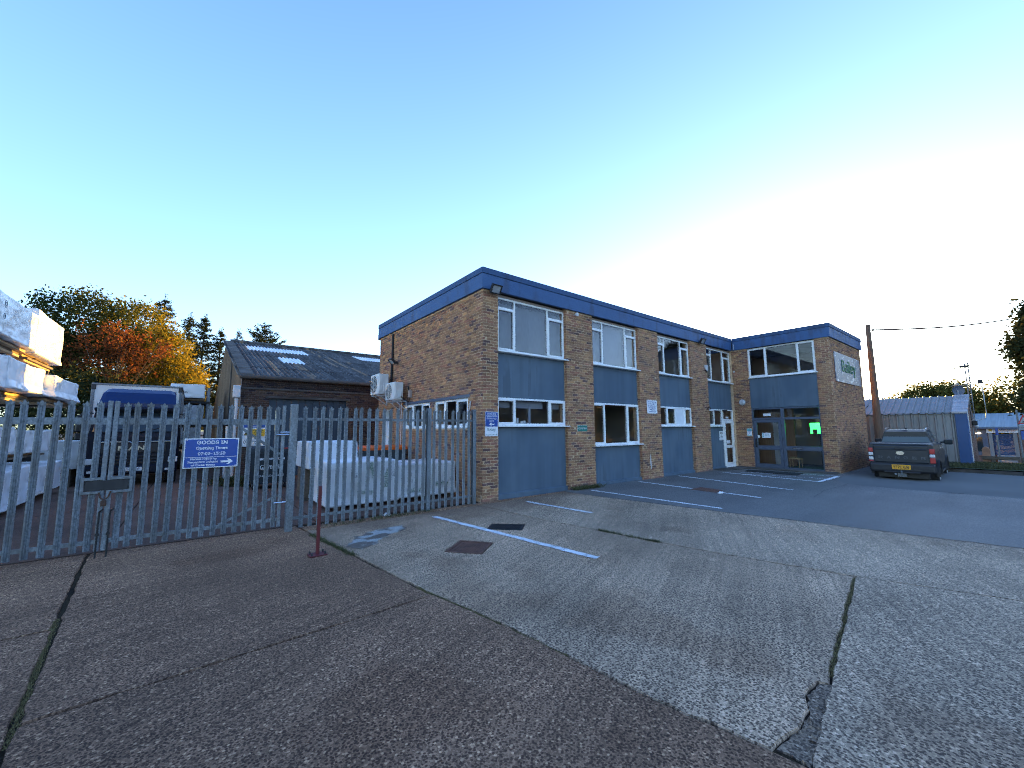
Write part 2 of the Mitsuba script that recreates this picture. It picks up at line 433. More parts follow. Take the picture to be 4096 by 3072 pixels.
mat('lamp_clear_bsdf', (0.62, 0.60, 0.58), 0.2, clearcoat=0.8)
mat('plate_yellow_bsdf', (0.72, 0.33, 0.015), 0.5)
mat('bollard_bsdf', lambda p, n, uv: mix((0.13, 0.015, 0.017), (0.07, 0.010, 0.012), fbm(p.x * 20, p.y * 20, p.z * 9, 3)), 0.5)
mat('iron_bsdf', lambda p, n, uv: mix((0.19, 0.088, 0.058), (0.10, 0.055, 0.042), fbm(p.x * 9, p.y * 9, p.z * 9, 3)) * (0.6 + 0.7 * noise(p.x * 90, p.y * 90)), 0.7, metallic=0.3)
mat('iron_dark_bsdf', lambda p, n, uv: mi.Color3f(0.034, 0.034, 0.036) * (0.6 + 0.8 * fbm(p.x * 12, p.y * 12, 0, 3)), 0.6, metallic=0.4)
mat('ac_white_bsdf', lambda p, n, uv: mi.Color3f(0.66, 0.65, 0.61) * (0.82 + 0.3 * fbm(p.x * 5, p.y * 5, p.z * 3, 3)), 0.45)
mat('grey_plastic_bsdf', lambda p, n, uv: mi.Color3f(0.30, 0.31, 0.32) * (0.8 + 0.4 * fbm(p.x * 6, p.y * 6, p.z * 3, 3)), 0.5)
mat('pale_bsdf', lambda p, n, uv: mi.Color3f(0.52, 0.53, 0.54) * (0.85 + 0.3 * fbm(p.x * 8, p.y * 8, p.z * 8, 3)), 0.35)
mat('bin_bsdf', lambda p, n, uv: mi.Color3f(0.020, 0.027, 0.034) * (0.8 + 0.5 * fbm(p.x * 4, p.y * 4, p.z * 4, 3)), 0.45)
mat('bin_grey_bsdf', lambda p, n, uv: mi.Color3f(0.045, 0.06, 0.07) * (0.8 + 0.5 * fbm(p.x * 4, p.y * 4, p.z * 4, 3)), 0.45)
mat('orange_bsdf', lambda p, n, uv: mi.Color3f(0.80, 0.13, 0.015) * (0.85 + 0.3 * fbm(p.x * 4, p.y * 4, p.z * 4, 3)), 0.4)
mat('navy_door_bsdf', lambda p, n, uv: mi.Color3f(0.028, 0.048, 0.072) * (0.7 + 0.6 * fbm(p.x * 5, p.y * 5, p.z * 1.1, 3)), 0.55)


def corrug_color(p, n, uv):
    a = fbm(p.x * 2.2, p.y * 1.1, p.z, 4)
    b = 0.75 * cell_rand(dr.floor((p.x + 4.47) / 0.1703), dr.floor(p.y / 2.28)) + 0.45 * fbm(p.x * 9, p.y * 1.6, p.z, 3) - 0.05  # random tone per corrugation paints in the stripe contrast of grazing sky light
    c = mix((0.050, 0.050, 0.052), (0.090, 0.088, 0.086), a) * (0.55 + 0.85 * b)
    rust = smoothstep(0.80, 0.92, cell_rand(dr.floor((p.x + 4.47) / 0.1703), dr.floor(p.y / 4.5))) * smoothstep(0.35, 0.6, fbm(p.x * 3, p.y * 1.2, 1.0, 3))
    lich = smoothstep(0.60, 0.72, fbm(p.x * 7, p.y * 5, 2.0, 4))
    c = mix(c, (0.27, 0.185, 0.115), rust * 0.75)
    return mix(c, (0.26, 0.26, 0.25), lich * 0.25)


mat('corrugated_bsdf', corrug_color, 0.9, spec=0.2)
mat('skylight_bsdf', lambda p, n, uv: mi.Color3f(0.62, 0.65, 0.68) * (0.7 + 0.5 * fbm(p.x * 5, p.y * 1.5, 0, 3)), 0.35)
mat('gable_render_bsdf', lambda p, n, uv: mix((0.175, 0.118, 0.072), (0.095, 0.066, 0.045), fbm(p.y * .9, p.z * .5, 2.0, 4)) * (0.8 + 0.4 * noise(p.y * 16, p.z * 16)), 0.95, spec=0.1)
mat('stained_concrete_bsdf', lambda p, n, uv: mi.Color3f(0.10, 0.09, 0.082) * (0.35 + 1.1 * fbm(p.x * 3, p.y * 3, p.z * 2, 4)), 0.95, spec=0.1)
mat('cladding_bsdf', lambda p, n, uv: mi.Color3f(0.235, 0.235, 0.23) * (0.78 + 0.4 * fbm(p.x * 2, p.y * 5, p.z * .8, 4)), 0.5, metallic=0.3)
mat('cladding_blue_bsdf', lambda p, n, uv: mi.Color3f(0.020, 0.070, 0.19) * (0.8 + 0.4 * fbm(p.x * 2, p.y * 2, p.z * 1, 3)), 0.45)
mat('verge_flash_bsdf', lambda p, n, uv: mi.Color3f(0.44, 0.42, 0.42) * (0.45 + 0.9 * fbm(p.x * 14, p.y * 1.5, p.z * 10, 3)), 0.5, metallic=0.3)


def far_brick(p, n, uv):
    a = dr.abs(n.y) * p.x + dr.abs(n.x) * p.y
    row = dr.floor(p.z / 0.075)
    u = a / 0.225 + 0.5 * (row - 2 * dr.floor(row / 2))
    fu, fz = u - dr.floor(u), p.z / 0.075 - row
    joint = dr.maximum(smoothstep(0.05, 0.02, fu), smoothstep(0.16, 0.06, fz))
    c = mix((0.20, 0.115, 0.085), (0.13, 0.08, 0.066), cell_rand(dr.floor(u), row))
    return mix(c, (0.27, 0.23, 0.19), joint * 0.8)


mat('far_brick_bsdf', far_brick, 0.9, spec=0.1)
mat('far_roof_bsdf', lambda p, n, uv: mi.Color3f(0.15, 0.215, 0.25) * (0.8 + 0.3 * noise(p.y * 14, p.z * 2)), 0.5)
mat('far_tile_bsdf', lambda p, n, uv: mi.Color3f(0.12, 0.075, 0.06) * (0.6 + 0.7 * noise(p.x * 6, p.y * 6, p.z * 9)), 0.85)
mat('shutter_bsdf', (0.028, 0.058, 0.13), 0.6)
mat('orange_brick_bsdf', lambda p, n, uv: mi.Color3f(0.36, 0.19, 0.12) * (0.7 + 0.5 * fbm(p.x * 9, p.y * 9, p.z * 9, 3)), 0.9)
mat('pole_bsdf', lambda p, n, uv: mix((0.20, 0.12, 0.075), (0.10, 0.068, 0.05), fbm(p.x * 30, p.y * 30, p.z * 1.6, 3)) , 0.9)
mat('bark_bsdf', lambda p, n, uv: mi.Color3f(0.085, 0.068, 0.052) * (0.5 + fbm(p.x * 14, p.y * 14, p.z * 4, 3)), 0.95)


def leaf(name, fn, trans=0.7):
    scene[name] = {'type': 'principledthin', 'base_color': mikit.proc(fn), 'roughness': 0.6, 'diff_trans': trans, 'spec_trans': 0.0, 'eta': 1.4}


def ramp(uv, stops):
    c = mi.Color3f(stops[0][1])
    for (a, _), (b, col) in zip(stops[:-1], stops[1:]):
        c = mix(c, col, smoothstep(a, b, uv.x))
    return c * (0.55 + 0.9 * uv.y)


leaf('leaf_maple_bsdf', lambda p, n, uv: ramp(uv, [(0, (0.040, 0.055, 0.018)), (.35, (0.085, 0.085, 0.022)), (.7, (0.24, 0.19, 0.022)), (1, (0.36, 0.25, 0.03))]))
leaf('leaf_red_bsdf', lambda p, n, uv: ramp(uv, [(0, (0.060, 0.040, 0.02)), (.4, (0.16, 0.058, 0.025)), (.8, (0.30, 0.085, 0.03)), (1, (0.34, 0.15, 0.03))]))
leaf('leaf_dark_bsdf', lambda p, n, uv: ramp(uv, [(0, (0.018, 0.028, 0.014)), (.6, (0.035, 0.045, 0.020)), (1, (0.075, 0.07, 0.026))]), 0.35)
leaf('leaf_green_bsdf', lambda p, n, uv: ramp(uv, [(0, (0.045, 0.06, 0.018)), (.6, (0.10, 0.105, 0.026)), (1, (0.22, 0.17, 0.04))]), 0.9)
scene['screen_bsdf'] = {'type': 'diffuse', 'reflectance': C(0.02, 0.02, 0.02)}

# ================================================================== GROUND
def jag(poly, amp, seed, step=0.12):
    """A slab outline with chipped edges."""
    r = np.random.default_rng(seed)
    g = poly.segmentize(step)
    xy = np.array(g.exterior.coords)[:-1]
    xy = xy + r.normal(0, amp, xy.shape)
    p = Polygon(xy)
    return p if p.is_valid else p.buffer(0)


def slab_mesh(poly, z0, z1, c=0.012):
    """A slab with a small chamfer: top polygon shrunk by c."""
    b = MB()
    top = poly.buffer(-c)
    for g in getattr(top, 'geoms', [top]):
        b.prism(g, z0, z1)
    b.prism(poly, z0, z1 - c)
    return b


# the far ground: one sheet that drops towards the road on the right
def ground_h(x, y):
    t = np.clip((x - 21.5) / 12.0, 0, 1); t = t * t * (3 - 2 * t)
    return -0.05 - 1.75 * t


xs = np.unique(np.concatenate([np.linspace(-1500, -40, 12), np.linspace(-40, 18, 20), np.linspace(18, 46, 57), np.linspace(50, 1500, 14)]))
ys = np.unique(np.concatenate([np.linspace(-1500, -60, 12), np.linspace(-60, 60, 25), np.linspace(60, 1500, 12)]))
gx, gy = np.meshgrid(xs, ys, indexing='ij')
gv = np.stack([gx, gy, ground_h(gx, gy)], -1).reshape(-1, 3)
ii, jj = np.meshgrid(np.arange(len(xs) - 1), np.arange(len(ys) - 1), indexing='ij')
q = np.stack([ii * len(ys) + jj, (ii + 1) * len(ys) + jj, (ii + 1) * len(ys) + jj + 1, ii * len(ys) + jj + 1], -1).reshape(-1, 4)
struct('ground', (gv, q), 'far_ground_bsdf', smooth=True)

# joint bed under the concrete slabs (earth and moss in the joints)
bed = MB(); bed.box((-16, -20, -0.04), (4.6, 0.6, -0.022))
JA = [(-3.98, 0.35), (-3.84, -1.04), (-3.47, -4.12), (-3.26, -5.26), (-3.13, -6.57), (-2.97, -7.35), (-2.62, -10.0), (-1.7, -16.0)]
JC = [(-6.62, 0.35), (-6.61, -0.1), (-6.42, -2.66), (-6.31, -4.07), (-6.22, -5.2), (-6.0, -8.0), (-5.4, -16)]
JD = [(-0.30, 0.35), (-0.17, -2.07), (0.02, -3.55), (0.29, -5.34), (0.64, -6.82), (1.05, -8.05), (1.75, -10.5), (3.0, -16)]
JT = [(2.70, 0.05), (2.79, -1.25), (3.20, -3.95), (3.48, -5.5), (3.89, -8.04), (4.4, -11), (5.2, -16)]
k_for = thing('concrete_forecourt', 'old concrete forecourt of big slabs with mossy joints', 'pavement')
labels[k_for] = {'kind': 'structure', 'label': 'old concrete forecourt of big slabs with mossy joints'}
part(k_for, 'joint_bed', bed, 'joint_bsdf')


def between(L, R, y0l, y0r, y1l, y1r):
    """The polygon between two joint lines from y0 (far) down to y1 (near)."""
    def cut(P, a, b):
        P = np.array(P); yy = np.concatenate([[a], P[(P[:, 1] < a) & (P[:, 1] > b), 1], [b]])
        return [(np.interp(-y, -P[:, 1], P[:, 0]), y) for y in yy]
    return Polygon(cut(L, y0l, y1l) + cut(R, y0r, y1r)[::-1])


LEFT = [(-16, 0.4), (-16, -16)]
slabs = [
    ('slab_brown_bsdf', between(LEFT, JC, 0.22, 0.22, -2.85, -2.78)),
    ('slab_brown_bsdf', between(LEFT, JC, -2.85, -2.78, -9.0, -8.8)),
    ('slab_brown_bsdf', between(JC, JA, 0.22, 0.22, -4.38, -4.20)),
    ('slab_brown_bsdf', between(JC, JA, -4.38, -4.20, -9.1, -9.0)),
    ('slab_grey_bsdf', between(JA, JD, -0.30, -0.22, -7.38, -6.82)),
    ('slab_right_bsdf', between(JA, JD, -7.38, -6.82, -13.0, -12.5)),
    ('slab_right_bsdf', between(JD, JT, -0.22, -0.12, -9.6, -9.4)),
    ('slab_brown_bsdf', between(JA, JT, 0.05, -0.02, -0.30, -0.12)),
]
widths = [0.022, 0.016, 0.020, 0.009, 0.012, 0.011, 0.012, 0.012]
drains = unary_union([Polygon([(-2.62, -2.92), (-2.14, -2.55), (-1.83, -2.98), (-2.28, -3.34)]).buffer(0.015), Polygon([(-1.42, -2.22), (-1.10, -1.95), (-0.67, -2.36), (-1.0, -2.66)]).buffer(0.015)])
# the broken corner where the joints meet, near the camera
broken = Polygon([(-3.1, -7.20), (-2.88, -7.22), (-2.70, -7.25), (-2.45, -7.235), (-2.30, -7.17), (-2.08, -7.19), (-1.98, -7.30), (-2.3, -7.42), (-3.1, -7.50)])
for i, ((m, pl), w) in enumerate(zip(slabs, widths)):
    g = pl.buffer(-w)
    if i in (4,): g = g.difference(drains).difference(broken)
    polys = list(getattr(g, 'geoms', [g]))
    b = MB()
    for g1 in polys:
        if g1.interiors or i == 4:
            jg = g1.segmentize(0.12)
            ext = np.array(jg.exterior.coords)[:-1]; ext = ext + np.random.default_rng(i).normal(0, 0.006, ext.shape)
            jg = Polygon(ext, [list(r.coords) for r in g1.interiors]).buffer(0)
        else:
            jg = jag(g1, 0.006, i)
        bb = slab_mesh(jg, -0.15, 0.004 * (i % 2), 0.006)
        (v, f), _ = bb.done(); b.raw(v, f)
    part(k_for, 'slab', b, m)
    labels.setdefault([*scene][-1], {})
labels = {k: v for k, v in labels.items() if v}
# crumbled mortar patch and loose bits at the broken corner
fill = jag(broken.buffer(-0.008).intersection(sbox(-2.93, -7.6, -1.8, -7.0)), 0.007, 77, 0.05)
(fv, ff), _ = MB().prism(fill, -0.06, -0.010).done()
fv, ff = trimesh.remesh.subdivide_to_size(fv, ff, 0.03, max_iter=10)
fv[:, 2] += np.where(fv[:, 2] > -0.03, 0.018 * (meshkit.fbm(fv * [14, 14, 0], 3, 5) - .6), 0)
mat('patch_concrete_bsdf', aggregate(50, (0.26, 0.185, 0.125), (0.05, 0.034, 0.025), (0.5, 0.37, 0.26), .90, (0.93, 0.36), 4.0), 0.9)
part(k_for, 'crumbled_patch', (fv, ff), 'patch_concrete_bsdf')
b = MB(); r7 = np.random.default_rng(8)
for i in range(34):
    x, y = r7.uniform(-3.0, -2.3), 0; y = -7.29 + .158 * (x + 2.3) + r7.normal(0, .03); s7 = r7.uniform(.008, .022)
    b.tm(trimesh.convex.convex_hull(r7.normal(0, 1, (9, 3)) * [s7, s7, s7 * .5] + [x, y, -.012]))
part(k_for, 'crumbs', b, 'patch_concrete_bsdf', kind='stuff')

# the cement smear near the bollard
sm = Polygon([(-3.62, -1.75), (-3.30, -1.25), (-2.95, -1.08), (-2.55, -1.02), (-2.35, -0.95), (-2.50, -1.22), (-2.75, -1.42), (-3.05, -1.62), (-3.3, -1.9), (-3.52, -2.02)])
mat('cement_bsdf', lambda p, n, uv: mix((0.30, 0.30, 0.28), (0.12, 0.095, 0.075), smoothstep(.42, .6, fbm(p.x * 5, p.y * 7, 0, 4))) * (0.7 + 0.5 * noise(p.x * 70, p.y * 70)), 0.8)
b = MB(); b.prism(jag(sm, 0.045, 5, 0.09), -0.01, 0.009); part(k_for, 'cement_smear', b, 'cement_bsdf')

# tarmac car park, with a shallow dip where the pickup stands
def S01(t): t = np.clip(t, 0, 1); return t * t * (3 - 2 * t)


def dip(x, y): return -0.25 * S01((x - 9.5) / 4.0) * S01((19.6 - x) / 2.2) * S01((-3.55 - y) / 1.4)


def onto(p):
    """A ground point found for z = 0, moved along its line of sight to the dipped surface."""
    p = np.array(p, float); q = p.copy()
    for _ in range(12): q = CAM[:2] + (p - CAM[:2]) * (1.73 - dip(q[0], q[1])) / 1.73
    return q


def draped(poly, z, cell=0.5):
    """A thin sheet that follows the dip."""
    b = MB(); x0, y0, x1, y1 = poly.bounds
    shapely.prepare(poly)
    for i in range(int(x0 // cell), int(x1 // cell) + 1):
        for j in range(int(y0 // cell), int(y1 // cell) + 1):
            c = sbox(i * cell, j * cell, (i + 1) * cell, (j + 1) * cell)
            if not poly.intersects(c): continue
            g = poly.intersection(c)
            for h in getattr(g, 'geoms', [g]):
                if h.geom_type != 'Polygon' or h.area < 1e-7: continue
                v, f = trimesh.creation.triangulate_polygon(h, engine='earcut')
                v = np.array(v); f = np.array(f)
                n = (v[f[:, 1], 0] - v[f[:, 0], 0]) * (v[f[:, 2], 1] - v[f[:, 0], 1]) - (v[f[:, 1], 1] - v[f[:, 0], 1]) * (v[f[:, 2], 0] - v[f[:, 0], 0])
                f[n < 0] = f[n < 0][:, ::-1]
                b.raw(np.c_[v[:, 0], v[:, 1], dip(v[:, 0], v[:, 1]) + z], f)
    return b


tar = Polygon([(2.67, 0.05), (2.76, -1.25), (3.17, -3.95), (3.45, -5.5), (3.86, -8.04), (4.37, -11), (5.17, -16), (17.9, -16), (18.2, -7.97), (18.45, -6.0), (18.9, -3.6), (19.6, 8), (13.9, 8), (13.9, 0.05)])
b = draped(jag(tar, 0.012, 3, 0.25), 0.006, .6)
k_tar = struct('tarmac_car_park', b, 'tarmac_bsdf', 'smooth dark blue grey tarmac car park')
PZ = 0.010


def stripe(p, q, w):
    p, q = np.array(p, float), np.array(q, float)
    d = (q - p) / np.linalg.norm(q - p); n = np.array([-d[1], d[0]]) * w / 2
    return Polygon([p + n, q + n, q - n, p - n])


def marking(parent, polys, z=PZ, name='painted_line', seed=1):
    b = MB()
    for i, g in enumerate(polys):
        (v, f), _ = draped(jag(g, 0.006, seed + i, 0.07), z, .4).done(); b.raw(v, f)
    part(parent, name, b, 'paint_bsdf')


marking(k_for, [stripe((-1.66, -0.72), (-1.18, -4.50), 0.115)], 0.009, seed=11)
marking(k_for, [stripe((0.85, -0.64), (1.03, -2.52), 0.10)], 0.009, seed=12)
marking(k_tar, [stripe((3.40, -0.42), (3.53, -3.98), 0.10)], seed=13)
marking(k_tar, [stripe((6.05, -0.16), (5.84, -2.08), 0.10)], seed=14)
marking(k_tar, [stripe((5.74, -2.90), (5.65, -3.97), 0.10)], seed=15)
marking(k_tar, [stripe((8.53, -0.14), (7.69, -4.02), 0.10)], seed=16)
hat = [stripe((11.0, -0.62), (10.79, -1.13), .1), stripe((10.82, -1.08), (10.32, -3.96), .11), stripe((10.38, -3.91), (12.80, -3.83), .11), stripe((12.70, -3.78), (11.40, -1.10), .05), stripe((11.45, -3.82), (10.80, -1.35), .05)]
marking(k_tar, hat, name='hatched_box', seed=17)
marking(k_tar, [stripe(onto((17.8, -6.52)), onto((12.36, -6.71)), 0.13)], seed=18)
marking(k_tar, [stripe(onto((12.31, -6.45)), onto((12.35, -6.97)), 0.09)], seed=19)
b = draped(jag(Polygon([onto(q) for q in ((10.95, -6.68), (11.05, -7.58), (10.33, -7.70), (10.12, -6.78))]), 0.02, 4, 0.15), 0.0105)
mat('patch_bsdf', lambda p, n, uv: mi.Color3f(0.040, 0.043, 0.05) * (0.6 + 0.8 * noise(p.x * 80, p.y * 80)), 0.8)
part(k_tar, 'dark_repair_patch', b, 'patch_bsdf')
# strip of old concrete in front of the entrance and the side door
b = MB(); b.prism(jag(Polygon([(11.6, -0.02), (13.84, -0.02), (13.84, -3.66), (13.25, -3.66), (13.2, -0.75), (11.6, -0.42)]), 0.01, 6, 0.2), -0.1, 0.045)
part(k_tar, 'entrance_strip', b, 'stained_concrete_bsdf')

# kerb and grass verge
kb = MB()
kl = [(18.9, -3.7), (18.45, -6.0), (18.2, -7.97), (17.9, -16)]
k_ver = None
vxs, vys = np.linspace(18.3, 33, 50), np.linspace(-30, 9, 60)
vx, vy = np.meshgrid(vxs, vys, indexing='ij')
vz = ground_h(vx, vy) + 0.05 + 0.075 + 0.10 * np.clip(1 - abs(vx - 20.5) / 3, 0, 1) + 0.03 * meshkit.noise(np.stack([vx * 2, vy * 2, vx * 0], -1))
q = np.stack([(np.arange(49)[:, None] * 60 + np.arange(59)), ((np.arange(49)[:, None] + 1) * 60 + np.arange(59)), ((np.arange(49)[:, None] + 1) * 60 + np.arange(59) + 1), (np.arange(49)[:, None] * 60 + np.arange(59) + 1)], -1).reshape(-1, 4)
k_ver = struct('grass_verge', (np.stack([vx, vy, vz], -1).reshape(-1, 3), q), 'verge_soil_bsdf', 'sloping grass verge behind the car park', smooth=True)
for a, c in zip(kl[:-1], kl[1:]):
    n = max(1, int(abs(c[1] - a[1]) / 0.95))
    for i in range(n):
        p0, p1 = np.array(a) + (np.array(c) - a) * i / n, np.array(a) + (np.array(c) - a) * ((i + 0.985) / n)
        b = MB(); b.prism(stripe(p0 + [.06, 0], p1 + [.06, 0], 0.12), -0.1, 0.075)
        part(k_ver, 'kerbstone', b, 'stained_concrete_bsdf')


def blades(n, area, h, spread, seed, zf=lambda x, y: 0 * x, w=0.008):
    r = np.random.default_rng(seed)
    x, y = area(r, n)
    hh = h * r.uniform(0.4, 1.1, n)
    th = r.uniform(0, 2 * np.pi, n)
    lean = spread * hh * r.uniform(0.2, 1, n)
    z = zf(x, y)
    px, py = -np.sin(th) * w, np.cos(th) * w
    v = np.stack([np.stack([x - px, y - py, z], 1), np.stack([x + px, y + py, z], 1), np.stack([x + np.cos(th) * lean * .4 + px * .6, y + np.sin(th) * lean * .4 + py * .6, z + hh * .6], 1),
                  np.stack([x + np.cos(th) * lean, y + np.sin(th) * lean, z + hh], 1)], 1).reshape(-1, 3)
    k = np.arange(n)[:, None] * 4
    f = np.vstack([k + [0, 1, 2], k + [0, 2, 3]])
    uv = np.repeat(np.stack([r.uniform(0, 1, n), r.uniform(.2, .8, n)], 1), 4, 0)
    return (v, f), uv


def verge_z(x, y):
    return ground_h(x, y) + 0.12 + 0.10 * np.clip(1 - abs(x - 20.5) / 3, 0, 1)


m_, uv_ = blades(42000, lambda r, n: (18.5 + 5.5 * r.uniform(0, 1, n) ** 1.4, r.uniform(-16, 0, n)), 0.11, 0.6, 3, verge_z, 0.012)
k = part('', 'verge_grass', m_, 'grass_bsdf', uv=uv_, kind='stuff')
labels[k].update(label='short green grass growing on the verge behind the kerb', category='grass')

# moss and weeds
def line_area(P, w):
    P = np.array(P, float)
    def a(r, n):
        t = r.uniform(0, len(P) - 1.001, n); i = t.astype(int); t = (t - i)[:, None]
        xy = P[i] * (1 - t) + P[i + 1] * t + r.normal(0, w, (n, 2))
        return xy[:, 0], xy[:, 1]
    return a


def weed(label, pts, n, h, w, seed, spread=1.0, cat='weed', sz=0.006):
    m_, uv_ = blades(n, line_area(pts, w), h, spread, seed, lambda x, y: 0 * x - 0.005, sz)
    k = part('', 'weed_clump' if cat == 'weed' else 'moss_strip', m_, 'grass_bsdf' if cat == 'weed' else 'moss_bsdf', uv=uv_, kind='stuff'); labels[k].update(label=label, category=cat)


weed('low weeds in the slab joint beside the dark red post', [(-3.9, -0.7), (-3.8, -1.5), (-3.7, -2.3)], 700, 0.04, 0.028, 21)
weed('grass tuft in the slab joint between the two grey slabs', [(0.02, -3.5), (0.05, -3.8), (0.12, -4.42), (0.15, -4.6)], 420, 0.045, 0.014, 22)
weed('moss strip along the short joint at the right', [(0.60, -6.835), (-0.4, -6.985), (-1.4, -7.14), (-1.95, -7.225)], 1700, 0.012, 0.016, 23, 0.9, 'moss', 0.004)
weed('leafy weed at the foot of the brick pier by the assembly sign', [(3.05, -0.12), (3.6, -0.14), (4.1, -0.16)], 420, 0.13, 0.05, 24, 1.5, sz=0.009)
weed('thin grass along the foot of the fence panel', [(-3.6, -0.22), (-2.4, -0.2), (-1.4, -0.18)], 260, 0.08, 0.04, 25, 1.2)
weed('weeds growing at the warehouse corner by the downpipe', [(-4.75, 8.2), (-4.4, 7.6), (-4.1, 7.3)], 900, 0.28, 0.16, 26, 1.1, sz=0.02)
weed('moss line in the long diagonal joint', [(-3.5, -3.9), (-3.35, -4.8), (-3.2, -5.9)], 2600, 0.012, 0.012, 27, 0.4, 'moss', 0.004)
weed('moss line in the joint nearest the left edge', [(-6.45, -2.5), (-6.36, -3.5), (-6.26, -4.6)], 2200, 0.010, 0.012, 28, 0.4, 'moss', 0.004)

# the yard behind the gate, in slabs
k_yd = thing('yard_concrete', 'brown concrete yard floor behind the gate', 'yard')
labels[k_yd] = {'kind': 'structure', 'label': 'brown concrete yard floor behind the gate'}
for x0, x1 in ((-24, -10.2), (-10.2, -6.5), (-6.5, -3.6), (-3.6, -0.02)):
    for y0, y1 in ((0.24, 4.6), (4.6, 9.0), (9.0, 14), (14, 20), (20, 36)):
        if x0 > -4.5 and y0 > 8.9: continue
        b = MB(); b.box((x0 + .012, y0 + .012, -0.2), (x1 - .012, y1 - .012, 0.0)); part(k_yd, 'slab', b, 'yard_bsdf')
b = MB(); b.box((-24, 0.22, -0.045), (0, 36, -0.02)); part(k_yd, 'joint_bed', b, 'joint_bsdf')

# ================================================================== BRICKWORK
ALL_BRICKS = {}


def lay(store, fr, w, z0, z1, holes=(), bsdf='brick_bsdf', proud=0.0045, ext=(0, 0), shift=0.0, seed=0):
    """Stretcher-bond bricks on the plane d=0 of the frame; each is (frame, u0, u1, z0, z1, proud, tone)."""
    r = np.random.default_rng(seed)
    nco = int(round((z1 - z0) / 0.075))
    for c in range(nco):
        za = z0 + c * 0.075; zb = min(za + 0.065, z1)
        zc = (za + zb) / 2
        free = [(-ext[0], w + ext[1])]
        for (a, b2, h0, h1) in holes:
            if h0 < zc < h1:
                nf = []
                for (p, q) in free:
                    if b2 <= p or a >= q: nf.append((p, q)); continue
                    if a > p: nf.append((p, a))
                    if b2 < q: nf.append((b2, q))
                free = nf
        off = shift + (0.1125 if c % 2 else 0.0)
        k0 = int(math.floor((-0.2 - off) / 0.225))
        for k in range(k0, int(w / 0.225) + 3):
            a, b2 = off + k * 0.225, off + k * 0.225 + 0.215
            for (p, q) in free:
                p2, q2 = max(a, p), min(b2, q)
                if q2 - p2 < 0.035: continue
                t = r.uniform()
                store.append((fr, p2, q2, za + r.normal(0, .0012), zb + r.normal(0, .0012), proud + r.normal(0, .0014), (t, r.uniform()), r.normal(0, .002)))


def brick_mesh(bs):
    n = len(bs)
    V = np.zeros((n, 12, 3)); UV = np.zeros((n, 12, 2))
    for i, (fr, a, b, z0, z1, pr, t, tw) in enumerate(bs):
        c = 0.005
        P = [(a, -0.012, z0), (b, -0.012, z0), (b, -0.012, z1), (a, -0.012, z1),
             (a, pr - c + tw, z0), (b, pr - c - tw, z0), (b, pr - c - tw, z1), (a, pr - c + tw, z1),
             (a + c, pr + tw, z0 + c), (b - c, pr - tw, z0 + c), (b - c, pr - tw, z1 - c), (a + c, pr + tw, z1 - c)]
        V[i] = fr(P); UV[i] = t
    q = []
    for o in (0, 4):
        for e in range(4):
            g = (e + 1) % 4
            q.append([o + e, o + g, o + 4 + g, o + 4 + e])
    q.append([8, 9, 10, 11])
    q = np.array(q)
    F = []
    for i, bk in enumerate(bs):
        # (u, d, z) with u x z pointing to -d in a right-handed frame
        F.append((q if bk[0].flip else q[:, ::-1]) + 12 * i)
    F = np.vstack(F)
    F = np.vstack([F[:, [0, 1, 2]], F[:, [0, 2, 3]]])
    return (V.reshape(-1, 3), F), UV.reshape(-1, 2)


def size_px(bk):
    c = bk[0]([[(bk[1] + bk[2]) / 2, 0, (bk[3] + bk[4]) / 2]])[0]
    return (bk[2] - bk[1]) * abs(np.dot(bk[0].m[0], np.array([.7865, -.6175, 0]))) / np.linalg.norm(c - CAM)


def place_bricks(thing_key, stores, bsdf, limit):
    """stores: {part key: bricks}. The bricks that show largest are entries of their own, the others one mesh."""
    flat = [(size_px(b), k, b) for k, bs in stores.items() for b in bs]
    flat.sort(key=lambda t: -t[0])
    rest = []
    for i, (s_, k, b) in enumerate(flat):
        if i < limit:
            m, uv = brick_mesh([b]); part(k, 'brick', m, bsdf, uv=uv)
        else: rest.append(b)
    m, uv = brick_mesh(rest)
    part(thing_key, 'remaining_brickwork', m, bsdf, uv=uv, kind='stuff')

# ================================================================== OFFICE BUILDING
OFF = thing('office_building', 'two storey flat roofed brick office block with slate blue panels and blue fascia', 'building')
FRONT = Frame((0, 0, 0), (1, 0, 0), (0, -1, 0))
SIDE = Frame((0, 0, 0), (0, 1, 0), (-1, 0, 0))          # left wall: u runs back from the corner
WX, WY, XE, DEP = 13.85, -3.67, 18.62, 7.16
WIN = Frame((WX, 0, 0), (0, -1, 0), (-1, 0, 0))         # inner face of the wing
WFR = Frame((WX, WY, 0), (1, 0, 0), (0, -1, 0))         # front face of the wing
ZB, ZT = 5.285, 5.83
stores = {}


def wall(name, fr, boxes, bsdf='mortar_bsdf', label=None):
    b = MB(fr)
    for a, c in boxes: b.box(a, c)
    k = part(OFF, name, b, bsdf, label=label)
    stores[k] = []
    return k


PIERS = [(0.0, 0.465), (2.97, 4.14), (6.58, 7.80), (10.15, 11.47)]
REC = 0.10
for i, (a, c) in enumerate(PIERS):
    k = wall('pier', FRONT, [((a, -0.32, -0.3), (c, 0, ZB + .2))])
    lay(stores[k], FRONT, c - a, 0.0, ZB, seed=40 + i, ext=(0.007 if i == 0 else 0, 0)) if a == 0 else lay(stores[k], Frame((a, 0, 0), (1, 0, 0), (0, -1, 0)), c - a, 0.0, ZB, seed=40 + i)
    if i:  # brick returns that face left
        lay(stores[k], Frame((a, 0, 0), (0, 1, 0), (-1, 0, 0)), REC + .03, 0.0, ZB, seed=60 + i)
    lay(stores[k], Frame((c, 0, 0), (0, 1, 0), (1, 0, 0)), REC + .03, 0.0, ZB, seed=70 + i, proud=0.003)
